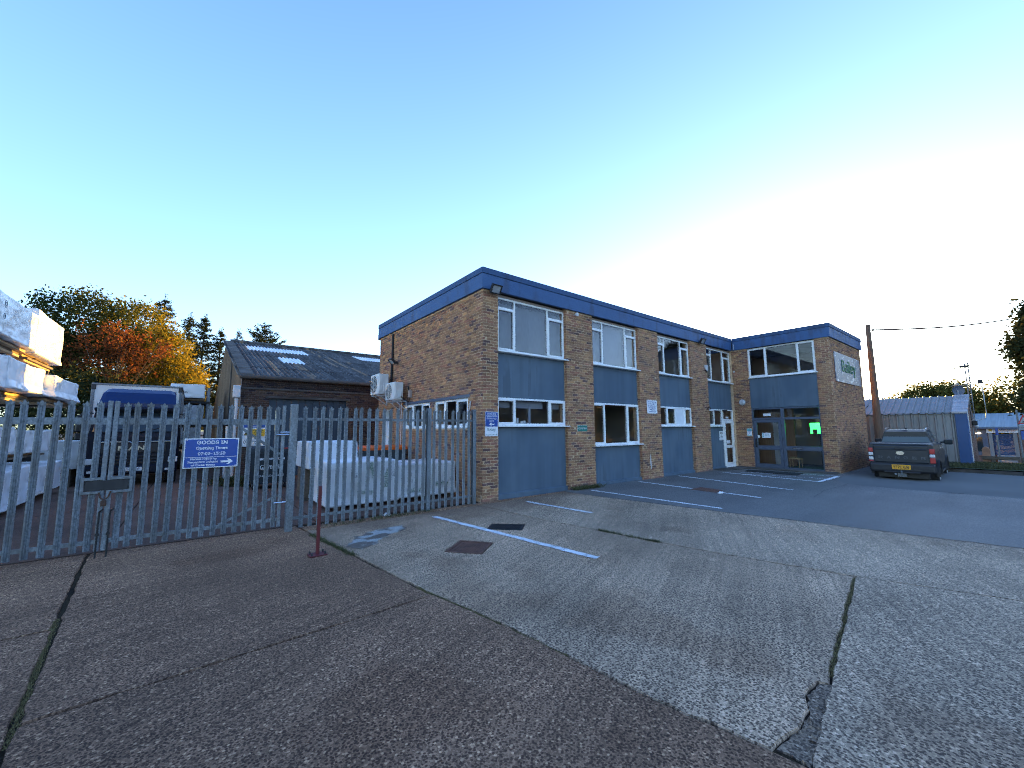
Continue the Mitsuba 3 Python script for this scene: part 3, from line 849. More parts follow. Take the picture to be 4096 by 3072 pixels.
# left wall with two windows and a door
wa, wb, dd = (2.85, 4.72, 1.77, 2.56), (0.69, 2.55, 1.77, 2.56), (5.78, 6.52, -0.3, 2.5)
k = wall('side_wall', SIDE, [((0.0, -0.30, -0.3), (0.69, -0.004, ZB + .2)), ((2.55, -.3, -.3), (2.85, -0.004, ZB + .2)), ((4.72, -.3, -.3), (5.78, -0.004, ZB + .2)), ((6.52, -.3, -.3), (DEP, -0.004, ZB + .2)),
                            ((0.69, -.3, -.3), (2.55, -0.004, 1.77)), ((0.69, -.3, 2.56), (2.55, -0.004, ZB + .2)), ((2.85, -.3, -.3), (4.72, -0.004, 1.77)), ((2.85, -.3, 2.56), (4.72, -0.004, ZB + .2)),
                            ((5.78, -.3, 2.5), (6.52, -0.004, ZB + .2))])
lay(stores[k], SIDE, DEP, 0.0, ZB, holes=[(a, c, z0 - .02, z1 + (0.09 if z0 > 1 else 0)) for a, c, z0, z1 in (wa, wb, dd)], seed=80, ext=(0.0, 0), shift=0.1125)
lin = MB(SIDE); lin.box((0.60, -0.05, 2.56), (4.80, 0.012, 2.645), 0.004)
part(OFF, 'lintel', lin, 'grey_frame_bsdf')
# wing, inner face: two brick ends and the front
k = wall('wing_pier', WIN, [((-0.2, -.3, -.3), (0.68, -0.004, ZB + .2))]); lay(stores[k], WIN, 0.68, 0.0, ZB, seed=90)
lay(stores[k], Frame((WX, -0.68, 0), (1, 0, 0), (0, -1, 0)), REC, 0.0, ZB, seed=95, proud=.003)
k = wall('wing_pier', WIN, [((3.2, -.3, -.3), (-WY, -0.004, ZB + .2))]); lay(stores[k], Frame((WX, -3.2, 0), (0, -1, 0), (-1, 0, 0)), -WY - 3.2, 0.0, ZB, seed=91, ext=(0, .007))
k = wall('wing_front_wall', WFR, [((0, -.3, -.3), (XE - WX, -0.004, ZB + .2))]); lay(stores[k], WFR, XE - WX, 0.0, ZB, seed=92)
# hidden faces: right side, back
wall('rear_wall', WORLD, [((XE - .3, WY + .3, -.3), (XE, DEP, ZB + .2)), ((0.3, DEP - .3, -.3), (XE - .3, DEP, ZB + .2))], 'far_brick_bsdf')
place_bricks(OFF, stores, 'brick_bsdf', 300)

# roof slab, fascia in panels with a cap
L_OUT = Polygon([(-.07, DEP + .05), (-.07, -.07), (WX - .07, -.07), (WX - .07, WY - .07), (XE + .07, WY - .07), (XE + .07, DEP + .05)])
b = MB(); b.prism(L_OUT.buffer(-0.06, join_style=2), ZB + .03, ZT - .06); part(OFF, 'roof_slab', b, 'roof_felt_bsdf')


def fascia(fr, u0, u1, cuts):
    us = [u0] + [c for c in cuts] + [u1]
    for a, c in zip(us[:-1], us[1:]):
        b = MB(fr); b.box((a + .0015, 0.0, ZB), (c - .0015, 0.07, ZB + .385), 0.003); part(OFF, 'fascia_panel', b, 'fascia_bsdf')
    b = MB(fr); b.box((u0, -.02, ZB + .391), (u1, 0.088, ZT), 0.008); b.box((u0 + .02, -.03, ZB + .38), (u1 - .02, .06, ZB + .395)); part(OFF, 'fascia_cap', b, 'fascia_cap_bsdf')


fascia(FRONT, -0.07, WX - 0.09, [3.05, 6.1, 9.15, 12.2])
fascia(SIDE, -0.068, DEP + .05, [2.45, 4.9])
fascia(WIN, 0.09, -WY + .07, [1.9])
fascia(WFR, -0.068, XE - WX + .07, [2.4])
b = MB(); b.box((-.05, DEP + .06, ZB - .02), (0.12, DEP + .16, ZB + .2), .01); part(OFF, 'gutter_end', b, 'grey_frame_bsdf')
# small white bracket where the two fascias meet
b = MB(WIN); b.cyl((0.16, 0.085, ZB + .02), (0.16, 0.085, ZB + .3), 0.012, 8); part(OFF, 'vent_pipe', b, 'pale_bsdf')


def window(fr, u0, u1, z0, z1, cols, transoms=None, sash=(), solid=(), rec=-REC, sill=True, lug=True, fm='upvc_bsdf', head=0.0, w=0.052):
    """An upvc window: frame, casements, panes, sill. cols: mullion centres."""
    transoms = transoms or {}
    b = MB(fr)
    f0, f1 = rec - .065, rec + .005
    b.box((u0, f0, z0), (u0 + w, f1, z1), .005); b.box((u1 - w, f0, z0), (u1, f1, z1), .005)
    b.box((u0 + w, f0, z1 - w), (u1 - w, f1 - .001, z1), .005); b.box((u0 + w, f0, z0), (u1 - w, f1 - .001, z0 + w), .005)
    for c in cols: b.box((c - w / 2, f0, z0 + w), (c + w / 2, f1 - .0015, z1 - w), .005)
    edges = [u0 + w / 2] + list(cols) + [u1 - w / 2]
    cells = []
    for i, (a, c) in enumerate(zip(edges[:-1], edges[1:])):
        a2, c2 = a + w / 2, c - w / 2
        zs = [z0 + w] + ([transoms[i]] if i in transoms else []) + [z1 - w]
        if i in transoms: b.box((a2, f0, transoms[i] - w / 2), (c2, f1 - .002, transoms[i] + w / 2), .005)
        for j, (p, q) in enumerate(zip(zs[:-1], zs[1:])):
            p2 = p + (w / 2 if j else 0); q2 = q - (w / 2 if j < len(zs) - 2 else 0)
            cells.append((i, j, a2, c2, p2, q2))
    k = part(OFF, 'window', b, fm)
    for (i, j, a, c, p, q) in cells:
        if (i, j) in sash:
            s_ = MB(fr); ww = 0.047
            d0, d1 = rec - .045, rec + .022
            a_, c_, p_, q_ = a - .012, c + .012, p - .012, q + .012
            s_.box((a_, d0, p_), (a_ + ww, d1, q_), .006); s_.box((c_ - ww, d0, p_), (c_, d1, q_), .006)
            s_.box((a_ + ww, d0, p_), (c_ - ww, d1 - .001, p_ + ww), .006); s_.box((a_ + ww, d0, q_ - ww), (c_ - ww, d1 - .001, q_), .006)
            part(k, 'casement', s_, fm)
            a, c, p, q = a_ + ww, c_ - ww, p_ + ww, q_ - ww
        if i in solid:
            pn = MB(fr); pn.box((a, rec - .03, p), (c, rec - .012, q), .003); part(k, 'infill_board', pn, 'white_board_bsdf'); continue
        g = MB(fr); g.raw([(a - .004, rec - .028, p - .004), (c + .004, rec - .028, p - .004), (c + .004, rec - .028, q + .004), (a - .004, rec - .028, q + .004)], [[0, 1, 2, 3]])
        part(k, 'pane', g, 'glass_bsdf')
        gk = MB(fr)   # black gasket round the glass
        for (x0, x1, y0, y1) in ((a, a + .008, p, q), (c - .008, c, p, q), (a + .008, c - .008, p, p + .008), (a + .008, c - .008, q - .008, q)):
            gk.box((x0, rec - .032, y0), (x1, rec - .022, y1))
        part(k, 'gasket', gk, 'rubber_bsdf')
    if sill:
        s_ = MB(fr); s_.box((u0, rec - .05, z0 - .038), (u1 + (0.06 if lug else 0), 0.035, z0 - .004), .006); part(k, 'sill', s_, fm)
    if head > 0:
        s_ = MB(fr); s_.box((u0, rec - .06, z1 + .001), (u1, rec + .012, z1 + head), .003); part(k, 'head_board', s_, 'timber_pale_bsdf')
    return k


mat('timber_pale_bsdf', (0.34, 0.27, 0.23), 0.8)
BAYS = [(0.465, 2.97), (4.14, 6.58), (7.80, 10.15), (11.47, 13.84)]
MUL = [(1.09, 2.30), (4.74, 5.93), (8.35, 9.52), (12.05, 13.14)]
for (a, c), (m1, m2) in zip(BAYS, MUL):
    window(FRONT, a, c, 3.765, 5.205, (m1, m2), {0: 4.925, 2: 4.925}, sash=((0, 0), (2, 0)), head=.06)
window(FRONT, 0.465, 2.97, 1.83, 2.55, (1.09, 2.33), sash=((0, 0), (2, 0)))
window(FRONT, 4.14, 6.58, 1.225, 2.55, (4.75, 5.92), sash=((0, 0), (2, 0)))
window(FRONT, 7.80, 10.15, 1.83, 2.55, (8.36, 8.97, 9.62), sash=((1, 0), (3, 0)), solid=(2,))
window(FRONT, 11.47, 12.80, 1.83, 2.55, (12.07,), sash=((0, 0),), lug=False)
window(SIDE, 0.69, 2.55, 1.80, 2.555, (1.32, 1.95), sash=((0, 0), (2, 0)), rec=-.04, lug=False)
window(SIDE, 2.85, 4.72, 1.80, 2.555, (3.45, 4.10), sash=((0, 0), (2, 0)), rec=-.04, lug=False)
window(WIN, 0.68, 3.2, 3.96, 5.265, (1.40, 2.58), sash=((0, 0), (2, 0)), rec=-.06)

# painted panels between the windows
def infill(fr, a, c, z0, z1, d=-REC - .035):
    b = MB(fr); b.box((a, d - .16, z0), (c, d + .02, z1), 0.004); return part(OFF, 'painted_panel', b, 'panel_bsdf')


for i, (a, c) in enumerate(BAYS):
    infill(FRONT, a, c, 2.552, 3.725)
    infill(FRONT, a, c if i < 3 else 12.82, -.2, 1.185 if i == 1 else 1.79)
    b = MB(FRONT); b.box((a, -REC - .02, -.2), (c if i < 3 else 12.82, -REC + .045, 0.10 + .02 * (i == 0)), .008); part(OFF, 'plinth', b, 'panel_bsdf')
infill(WIN, 0.68, 3.2, 2.60, 3.92, -.07)


def leaf_frame(b, a, c, z0, z1, d0, d1, w=0.06, mid=None, foot=None):
    b.box((a, d0, z0), (a + w, d1, z1), .005); b.box((c - w, d0, z0), (c, d1, z1), .005)
    b.box((a + w, d0, z1 - w), (c - w, d1 - .001, z1), .005); b.box((a + w, d0, z0), (c - w, d1 - .001, z0 + (foot or w)), .005)
    if mid: b.box((a + w, d0, mid[0]), (c - w, d1 - .001, mid[1]), .005)


def pane(parent, fr, a, c, z0, z1, d, name='pane'):
    g = MB(fr); g.raw([(a, d, z0), (c, d, z0), (c, d, z1), (a, d, z1)], [[0, 1, 2, 3]]); return part(parent, name, g, 'glass_bsdf')


# white side door with a toplight
b = MB(FRONT); leaf_frame(b, 12.84, 13.84, 0.03, 2.55, -.165, -.085, .05); b.box((12.89, -.165, 2.06), (13.79, -.087, 2.13), .005); b.box((12.80, -.16, 0.0), (13.84, .03, 0.03), .004)
kd = part(OFF, 'side_door', b, 'upvc_bsdf')
b = MB(FRONT); leaf_frame(b, 12.90, 13.78, 0.045, 2.05, -.14, -.07, .105, (0.86, 0.99), 0.18); part(kd, 'door_leaf', b, 'upvc_bsdf')
pane(kd, FRONT, 13.0, 13.68, 0.22, 0.87, -.11); pane(kd, FRONT, 13.0, 13.68, 0.98, 1.95, -.11); pane(kd, FRONT, 12.89, 13.79, 2.13, 2.5, -.12)
b = MB(FRONT); b.cyl((13.73, -.07, 1.02), (13.73, -.03, 1.02), .014, 8); b.box((13.71, -.045, 1.0), (13.75, -.02, 1.12), .008); b.box((13.7, -.07, 0.9), (13.76, -.062, 1.2), .003); part(kd, 'handle', b, 'chrome_bsdf')
b = MB(FRONT)
for z in (.25, 1.1, 1.88): b.cyl((13.8, -.065, z), (13.8, -.065, z + .1), .014, 8)
part(kd, 'hinge', b, 'upvc_bsdf')
b = MB(FRONT); b.box((13.1, -.1, 1.05), (13.42, -.098, 1.2)); part(kd, 'door_notice', b, 'sign_white_bsdf')
b = MB(FRONT); b.box((13.15, -.11, 2.16), (13.4, -.105, 2.24)); part(kd, 'toplight_notice', b, 'sign_white_bsdf')

# entrance screen on the wing
b = MB(WIN)
leaf_frame(b, 0.68, 1.86, 0.03, 2.59, -.16, -.06, .06); leaf_frame(b, 1.86, 3.2, 0.03, 2.59, -.159, -.061, .06)
b.box((.74, -.16, 2.08), (1.80, -.062, 2.17), .004); b.box((1.92, -.16, 2.08), (3.14, -.063, 2.17), .004); b.box((1.92, -.16, .80), (3.14, -.063, 0.98), .004); b.box((0.66, -.2, 0.0), (3.22, -.02, .03), .004)
ke = part(OFF, 'entrance_screen', b, 'grey_frame_bsdf')
b = MB(WIN); leaf_frame(b, 0.75, 1.79, 0.045, 2.07, -.13, -.045, .105, (.80, .98), 0.16); kl_ = part(ke, 'door_leaf', b, 'grey_frame_bsdf')
for (a, c, p, q) in ((.85, 1.69, .2, .81), (.85, 1.69, .97, 1.97), (.74, 1.80, 2.17, 2.53), (1.92, 3.14, .09, .80), (1.92, 3.14, .98, 2.08), (1.92, 3.14, 2.17, 2.53)): pane(ke, WIN, a, c, p, q, -.10)
b = MB(WIN); b.box((0.79, -.045, .93), (.815, .02, 1.25), .006); b.box((.77, -.045, .9), (.84, -.04, 1.28), .003); part(ke, 'door_handle', b, 'black_bsdf')
b = MB(WIN); b.cyl((.885, -.095, 1.36), (.885, -.092, 1.36), .065, 20); part(ke, 'push_sticker', b, 'sign_white_bsdf')
b = MB(WIN); b.box((1.02, -.098, 1.30), (1.36, -.095, 1.52)); part(ke, 'door_notice', b, 'sign_white_bsdf')
b = MB(WIN); b.box((1.04, -.0945, 1.32), (1.09, -.094, 1.5)); [b.box((1.13, -.0945, z), (1.32, -.094, z + .008)) for z in (1.35, 1.385, 1.42, 1.455)]; part(ke, 'notice_print', b, 'sign_teal_bsdf')
b = MB(WIN); b.box((1.12, -.098, 2.24), (1.42, -.095, 2.35)); part(ke, 'transom_notice', b, 'sign_white_bsdf')
b = MB(WIN); b.text('Bailey', 1.27, 2.275, .045, -.096, .001); part(ke, 'transom_print', b, 'sign_teal_bsdf')
b = MB(WIN); b.box((2.14, -.063, .86), (2.52, -.055, .93), .004); part(ke, 'letter_plate', b, 'black_bsdf')
b = MB(WIN); b.box((2.17, -.055, .875), (2.49, -.05, .91), .003); part(ke, 'letter_flap', b, 'chrome_bsdf')
# white door in the left wall
b = MB(SIDE); leaf_frame(b, 5.78, 6.52, 0.0, 2.5, -.15, -.03, .06); kd2 = part(OFF, 'yard_door', b, 'upvc_bsdf')
b = MB(SIDE); b.box((5.85, -.13, .03), (6.45, -.07, 1.98), .004); b.box((5.84, -.14, 1.98), (6.46, -.05, 2.06), .004); part(kd2, 'door_leaf', b, 'white_board_bsdf')
pane(kd2, SIDE, 5.84, 6.46, 2.06, 2.44, -.09)
b = MB(SIDE); b.box((6.0, -.07, 1.55), (6.2, -.067, 1.66)); part(kd2, 'door_sticker', b, 'sign_red_bsdf')

# floors, partitions, ceilings inside, so that the glass has rooms behind it
b = MB(); b.box((.31, .34, 2.72), (XE - .31, DEP - .31, 3.05)); b.box((WX + .31, WY + .31, 2.72), (XE - .31, .335, 3.05)); part(OFF, 'upper_floor', b, 'inside_wall_bsdf')
b = MB(); b.box((.31, .34, -.1), (XE - .31, DEP - .31, 0.05)); b.box((WX + .17, WY + .31, -.1), (XE - .31, .335, 0.05)); part(OFF, 'lower_floor', b, 'carpet_bsdf')
b = MB()
for x in (3.55, 7.2, 10.8, 14.1): b.box((x - .05, .45, 3.05), (x + .05, 5.2, ZB)); b.box((x - .05, .45, .05), (x + .05, 5.2, 2.72))
b.box((.3, 5.2, .05), (XE - .3, 5.3, 2.72)); b.box((.3, 5.2, 3.05), (XE - .3, 5.3, ZB)); b.box((16.9, WY + .3, .05), (17.0, .4, 2.72)); b.box((17.2, WY + .3, 3.05), (17.3, .4, ZB))
part(OFF, 'partition', b, 'inside_wall_bsdf')
# blinds
b = MB(FRONT)
for i in range(20):
    u = .50 + i * .124; tw_ = .060 + .012 * math.sin(i * 1.7)
    b.raw([(u, -.30 - tw_, 3.80), (u + .080, -.30 + tw_, 3.80), (u + .080, -.30 + tw_, 5.12), (u, -.30 - tw_, 5.12)], [[0, 1, 2, 3]])
part(OFF, 'vertical_blind', b, 'blind_bsdf', label='closed pale vertical blinds behind the first upper window')
b = MB(FRONT); b.box((4.18, -.26, 3.80), (6.54, -.25, 5.2)); part(OFF, 'roller_blind', b, 'blind_bsdf', label='pale roller blind behind the second upper window')
b = MB(FRONT)
for (u, w) in ((.55, .5), (1.15, .55), (1.72, .52), (2.4, .5)): b.box((u, -.30, 2.30), (u + w, -.285, 2.5), .004)
b.box((1.70, -.31, 1.85), (1.78, -.27, 2.5), .004)
part(OFF, 'short_curtain', b, 'blind_bsdf')
b = MB(FRONT)
for (u, r, h) in ((1.27, .035, .16), (1.42, .04, .11), (1.52, .035, .12), (1.63, .03, .07)): b.cyl((u, -.24, 1.84), (u, -.24, 1.84 + h), r, 14)
b.cyl((1.27, -.24, 2.0), (1.27, -.24, 2.03), .045, 14)
part(OFF, 'mugs_on_sill', b, 'pale_bsdf')
b = MB(FRONT); b.box((8.42, -.9, 1.95), (8.75, -.6, 2.2)); b.box((9.68, -.9, 1.9), (9.95, -.5, 2.12)); part(OFF, 'cardboard_boxes', b, 'timber_bsdf')
b = MB(FRONT); b.box((8.42, -1.2, 3.2), (9.3, -1.1, 4.45)); part(OFF, 'pale_screen', b, 'grey_plastic_bsdf')
# reception room: timber wall, lit screen, pale panel
b = MB(); b.box((15.6, -1.75, .05), (15.66, .3, 2.6)); part(OFF, 'timber_partition', b, 'wood_door_bsdf')
b = MB(); b.box((15.55, -1.25, .06), (15.59, -.92, 2.0)); part(OFF, 'pale_panel', b, 'grey_plastic_bsdf')
b = MB(); b.box((15.9, -3.35, .05), (15.96, -2.95, 2.6)); part(OFF, 'pale_column', b, 'inside_wall_bsdf')
b = MB(); b.box((16.1, -2.9, 1.42), (16.16, -2.18, 1.96)); b.box((16.2, -2.6, .05), (16.3, -2.5, 1.45)); part(OFF, 'screen_case', b, 'black_bsdf')
b = MB(); b.box((16.085, -2.88, 1.47), (16.095, -2.20, 1.94))
k = part(OFF, 'lit_screen', b, 'screen_bsdf', label='bright green lit screen behind the entrance glass')
scene[k]['emitter'] = {'type': 'area', 'radiance': C(0.006, 0.15, 0.02)}
b = MB(); b.box((16.07, -2.45, 1.47), (16.08, -2.30, 1.66)); part(OFF, 'screen_figure', b, 'iron_bsdf')
b = MB(); b.box((14.6, -2.15, .4), (15.0, -1.75, .45)); [b.cyl((x, y, .05), (x, y, .4), .015, 6) for x in (14.63, 14.97) for y in (-2.12, -1.78)]; part(OFF, 'low_table', b, 'timber_bsdf')
# white scrape of paint on the third pier
b = MB(FRONT)
b.prism(jag(Polygon([(7.03, .34), (7.06, .34), (7.045, .82), (7.025, .86), (7.00, .60)]), .004, 2, .04), 0.008, 0.0115, axis=1); part(OFF, 'paint_scrape', b, 'sign_white_bsdf')
# black duct down the side wall
b = MB(SIDE); b.tube([(5.80, .035, 5.22), (5.79, .045, 4.4), (5.82, .045, 3.9), (5.84, .04, 3.1)], .042, 8); part(OFF, 'black_duct', b, 'rubber_bsdf')
b = MB(SIDE); b.tube([(4.92, .02, 2.72), (4.92, .02, 1.1)], .016, 8); part(OFF, 'white_pipe', b, 'pale_bsdf')
b = MB(SIDE); b.tube([(.52, .03, 2.45), (.60, .03, 2.16), (.60, .03, 0.05)], .018, 8); part(OFF, 'cable_conduit', b, 'pale_bsdf')

# ---- things fixed to the office block
def floodlight(fr, u, z, d, label, tilt=0.5, w=.30, h=.24):
    k = thing('floodlight', label, 'floodlight', 'floodlights on the office block')
    b = MB(fr); b.box((u - .03, -.01, z - .05), (u + .03, d - .08, z + .03), .006); part(k, 'bracket', b, 'black_bsdf')
    c, s_ = math.cos(tilt), math.sin(tilt)
    fr2 = Frame(fr((u, d, z)), fr.m[0], c * fr.m[1] - s_ * fr.m[2], s_ * fr.m[1] + c * fr.m[2])
    b = MB(fr2); b.box((-w / 2, -.07, -h / 2), (w / 2, .0, h / 2), .015); b.box((-w / 2, -.0, -h / 2), (-w / 2 + .025, .02, h / 2)); b.box((w / 2 - .025, 0, -h / 2), (w / 2, .02, h / 2)); b.box((-w / 2 + .025, 0, h / 2 - .025), (w / 2 - .025, .02, h / 2)); b.box((-w / 2 + .025, 0, -h / 2), (w / 2 - .025, .02, -h / 2 + .025))
    part(k, 'housing', b, 'black_bsdf')
    b = MB(fr2); b.box((-w / 2 + .03, .002, -h / 2 + .03), (w / 2 - .03, .006, h / 2 - .03)); part(k, 'lens', b, 'grey_plastic_bsdf')


floodlight(FRONT, .27, 5.27, .20, 'square floodlight under the fascia at the near corner above the first window', .55)
floodlight(FRONT, 10.85, 5.32, .20, 'square floodlight under the fascia between third and fourth upper windows', .55)
floodlight(SIDE, 5.40, 4.12, .22, 'square floodlight halfway up the left brick wall beside the black duct', .8)
k = thing('bullet_camera', 'small round white camera at the top of the second brick pier', 'camera')
b = MB(FRONT); b.cyl((3.33, 0, 5.17), (3.33, .10, 5.17), .022, 10); part(k, 'stem', b, 'pale_bsdf')
b = MB(FRONT); b.cyl((3.33, .08, 5.17), (3.33, .14, 5.165), .05, 14, .058); part(k, 'head', b, 'pale_bsdf')
k = thing('alarm_box', 'white alarm bell box on the brick pier left of the fourth upper window', 'alarm box')
b = MB(FRONT); b.prism(Polygon([(11.20, 4.37), (11.44, 4.40), (11.42, 4.19), (11.34, 4.12), (11.24, 4.2)]), .01, .07, axis=1); part(k, 'cover', b, 'pale_bsdf')
b = MB(FRONT); b.prism(Polygon([(11.25, 4.2), (11.42, 4.2), (11.34, 4.07)]), .005, .055, axis=1); part(k, 'base', b, 'black_bsdf')
k = thing('bulkhead_lamp', 'round grey bulkhead lamp on the brickwork left of the entrance', 'lamp')
b = MB(WIN); b.cyl((.36, 0, 2.88), (.36, .05, 2.88), .135, 24); part(k, 'backplate', b, 'grey_plastic_bsdf')
b = MB(WIN); b.cyl((.36, .05, 2.88), (.36, .10, 2.88), .12, 24, .09); part(k, 'diffuser', b, 'pale_bsdf')
k = thing('sensor', 'small white sensor on the wing brickwork near the fourth upper window', 'sensor')
b = MB(WIN); b.box((.06, 0, 4.27), (.12, .05, 4.34), .012); part(k, 'case', b, 'pale_bsdf')
k = thing('wall_light', 'small dark wall light over the white side door', 'lamp')
b = MB(FRONT); b.box((12.78, -.08, 2.46), (12.98, .06, 2.53), .012); part(k, 'case', b, 'black_bsdf')
k = thing('downlight_hook', 'curved black lamp hook beside the window on the fourth pier', 'lamp')
b = MB(FRONT); b.tube([(11.30, .0, 2.5), (11.30, .05, 2.60), (11.34, .08, 2.62), (11.40, .09, 2.55), (11.40, .09, 2.48)], .016, 6); part(k, 'arm', b, 'black_bsdf')

def air_con(label, u0, u1, z0, z1, d0, d1, fan_on_left):
    k = thing('air_conditioner', label, 'air conditioner', 'air conditioners on the left wall')
    b = MB(SIDE); b.box((u0, d0, z0), (u1, d1, z1), .02); part(k, 'casing', b, 'ac_white_bsdf')
    b = MB(SIDE)   # recessed grille on the front face, made of bars
    uc, zc = (u0 * .40 + u1 * .60), (z0 + z1) / 2; r = (z1 - z0) * .43
    t = np.linspace(0, 2 * np.pi, 29)[:-1]
    b.prism(Polygon([(uc + r * math.cos(a), zc + r * math.sin(a)) for a in t]), d1 + .002, d1 + .004, axis=1)
    part(k, 'fan_opening', b, 'black_bsdf')
    b = MB(SIDE)
    for i in range(-6, 7):
        h = r * i / 7; w = math.sqrt(r * r - h * h); b.box((uc - w, d1 + .006, zc + h - .006), (uc + w, d1 + .012, zc + h + .006))
    b.box((uc - .008, d1 + .005, zc - r), (uc + .008, d1 + .014, zc + r)); part(k, 'grille', b, 'ac_white_bsdf')
    b = MB(SIDE); b.box((u0 - .035, d0 + .06, z0 + .05), (u0 + .004, d0 + .2, z0 + (z1 - z0) * .55), .02); b.box((u0 - .02, d0 + .22, z0 + .1), (u0 + .004, d1 - .03, z1 - .08), .01); part(k, 'pipe_cover', b, 'ac_white_bsdf')
    b = MB(SIDE)
    for u in (u0 + .1, u1 - .14): b.box((u, 0, z0 - .06), (u + .04, d1, z0 - .02)); b.box((u, 0, z0 - .35), (u + .04, .03, z0 - .06)); b.tube([(u + .02, .02, z0 - .33), (u + .02, d1 - .12, z0 - .05)], .014, 6)
    part(k, 'bracket', b, 'pale_bsdf')
    b = MB(SIDE); b.tube([(u0 - .02, d0 + .1, z0 + .1), (u0 - .07, .08, z0 - .05), (u0 - .06, .03, z0 + .15), (u0 - .05, .03, z0 + .45)], .022, 7); part(k, 'hose', b, 'rubber_bsdf')


air_con('tall white air conditioner on the left wall, nearer the warehouse', 5.62, 6.42, 2.98, 3.70, .22, .58, True)
air_con('white air conditioner with round grille on the left wall, nearer the corner', 4.42, 5.18, 2.72, 3.30, .18, .50, True)
k = thing('junction_box', 'small pale electrical box on the left wall beside the air conditioner', 'electrical box')
b = MB(SIDE); b.box((4.12, 0.004, 2.78), (4.26, .09, 3.02), .01); part(k, 'case', b, 'timber_pale_bsdf')
b = MB(SIDE); b.tube([(4.19, .05, 2.79), (4.2, .06, 2.68), (4.3, .05, 2.64), (4.42, .05, 2.72)], .012, 6); part(k, 'cable', b, 'rubber_bsdf')


# ---- signs
def board(name, label, fr, u0, u1, z0, z1, d, bsdf, cat='sign', th=.012, group=None):
    k = thing(name, label, cat, group)
    b = MB(fr); b.box((u0, d, z0), (u1, d + th, z1), .003); part(k, 'board', b, bsdf)
    return k, d + th


def arrow(b, u, z, w, h, d, right=True):
    s_ = 1 if right else -1
    p = [(-.5, -.16), (.12, -.16), (-.02, -.5), (.16, -.5), (.5, 0), (.16, .5), (-.02, .5), (.12, .16), (-.5, .16)]
    b.prism(Polygon([(u + s_ * x * w, z + y * h) for x, y in p]), d, d + .003, axis=1)


k, d = board('directional_sign', 'blue and white wall sign for goods in and collections on the corner pier', FRONT, .05, .44, 1.565, 2.165, .012, 'sign_white_bsdf')
b = MB(FRONT); b.box((.058, d, 1.80), (.432, d + .002, 2.155)); part(k, 'blue_field', b, 'sign_blue_bsdf')
b = MB(FRONT)
for i, t in enumerate(('GOODS IN &', 'COLLECTIONS', 'BY SHUTTER', 'DOOR')): b.text(t, .245, 2.098 - i * .058, .034, d + .002, .002, width=(.27, .325, .29, .13)[i], bold=True)
arrow(b, .245, 1.858, .17, .075, d + .002, False); part(k, 'white_lettering', b, 'sign_white_bsdf')
b = MB(FRONT); b.text('Bailey', .245, 1.69, .075, d, .002, width=.25); part(k, 'green_lettering', b, 'sign_teal_dark_bsdf')
mat('sign_teal_dark_bsdf', (0.02, 0.11, 0.11), 0.5)
b = MB(FRONT); b.text('Unit 8 Reception', .21, 1.592, .022, d, .002, width=.26); arrow(b, .395, 1.60, .06, .035, d, True); part(k, 'small_lettering', b, 'sign_teal_dark_bsdf')
k, d = board('assembly_sign', 'small dark green assembly point sign on the second brick pier', FRONT, 3.34, 3.77, 1.66, 1.84, .012, 'sign_white_bsdf')
b = MB(FRONT); b.box((3.347, d, 1.666), (3.763, d + .002, 1.834)); part(k, 'green_field', b, 'sign_green_bsdf')
b = MB(FRONT); b.text('ASSEMBLY POINT', 3.555, 1.725, .05, d + .002, .002, width=.36); part(k, 'lettering', b, 'sign_white_bsdf')
k, d = board('parking_notice', 'white parking notice with six lines of text on the third brick pier', FRONT, 6.92, 7.54, 2.26, 2.74, .012, 'sign_white_bsdf')
b = MB(FRONT)
for i, (t, w) in enumerate((('Owners of Motor Vehicles', .5), ('do so at their own risk.', .46), ('The management will not', .5), ('accept responsibility', .42), ('for any damage,', .32), ('accidents or losses', .42))): b.text(t, 7.23, 2.655 - .066 * i - .01 * (i > 1), .034, d, .002, width=w, bold=True)
part(k, 'lettering', b, 'sign_blue_bsdf')
k, d = board('door_side_notice', 'white notice on the blue panel beside the white side door', FRONT, 12.44, 12.84, 1.21, 1.60, -.11, 'sign_white_bsdf')
b = MB(FRONT)
for i, (t, w) in enumerate((('For access', .2), ('please report to', .3), ('Main', .1), ('Reception', .22), ('entrance', .2), ('Thanks', .14))): b.text(t, 12.64, 1.535 - .058 * i, .028, d, .002, width=w, bold=True)
part(k, 'lettering', b, 'sign_ink_bsdf')
k, d = board('entrance_poster', 'small teal and white poster on the brickwork beside the entrance door', WIN, .47, .67, 1.38, 1.71, .012, 'sign_white_bsdf')
b = MB(WIN); b.box((.475, d, 1.60), (.665, d + .002, 1.705)); b.box((.475, d, 1.385), (.665, d + .002, 1.41)); part(k, 'teal_field', b, 'sign_teal_bsdf')
b = MB(WIN); b.box((.5, d, 1.56), (.64, d + .002, 1.575)); b.text('U', .57, 1.47, .06, d, .002); b.box((.5, d, 1.43), (.64, d + .002, 1.44)); part(k, 'print', b, 'sign_blue_bsdf')
k, d = board('company_sign', 'large silver sign board with green lettering on the right end wall', WFR, .48, 4.30, 3.56, 4.76, .012, 'silver_sign_bsdf', th=.03)
b = MB(WFR); b.text('Bailey', 2.42, 4.02, .48, d, .02, width=2.1); part(k, 'green_lettering', b, 'print_green_bsdf')

# doormat at the entrance
m_ = MB(); m_.prism(Polygon([(11.95, -1.07), (12.58, -.91), (12.69, -2.81), (11.76, -2.89)]), .013, .028)
single('doormat', m_, 'rubber_bsdf', 'black rubber doormat in front of the entrance door', 'doormat')

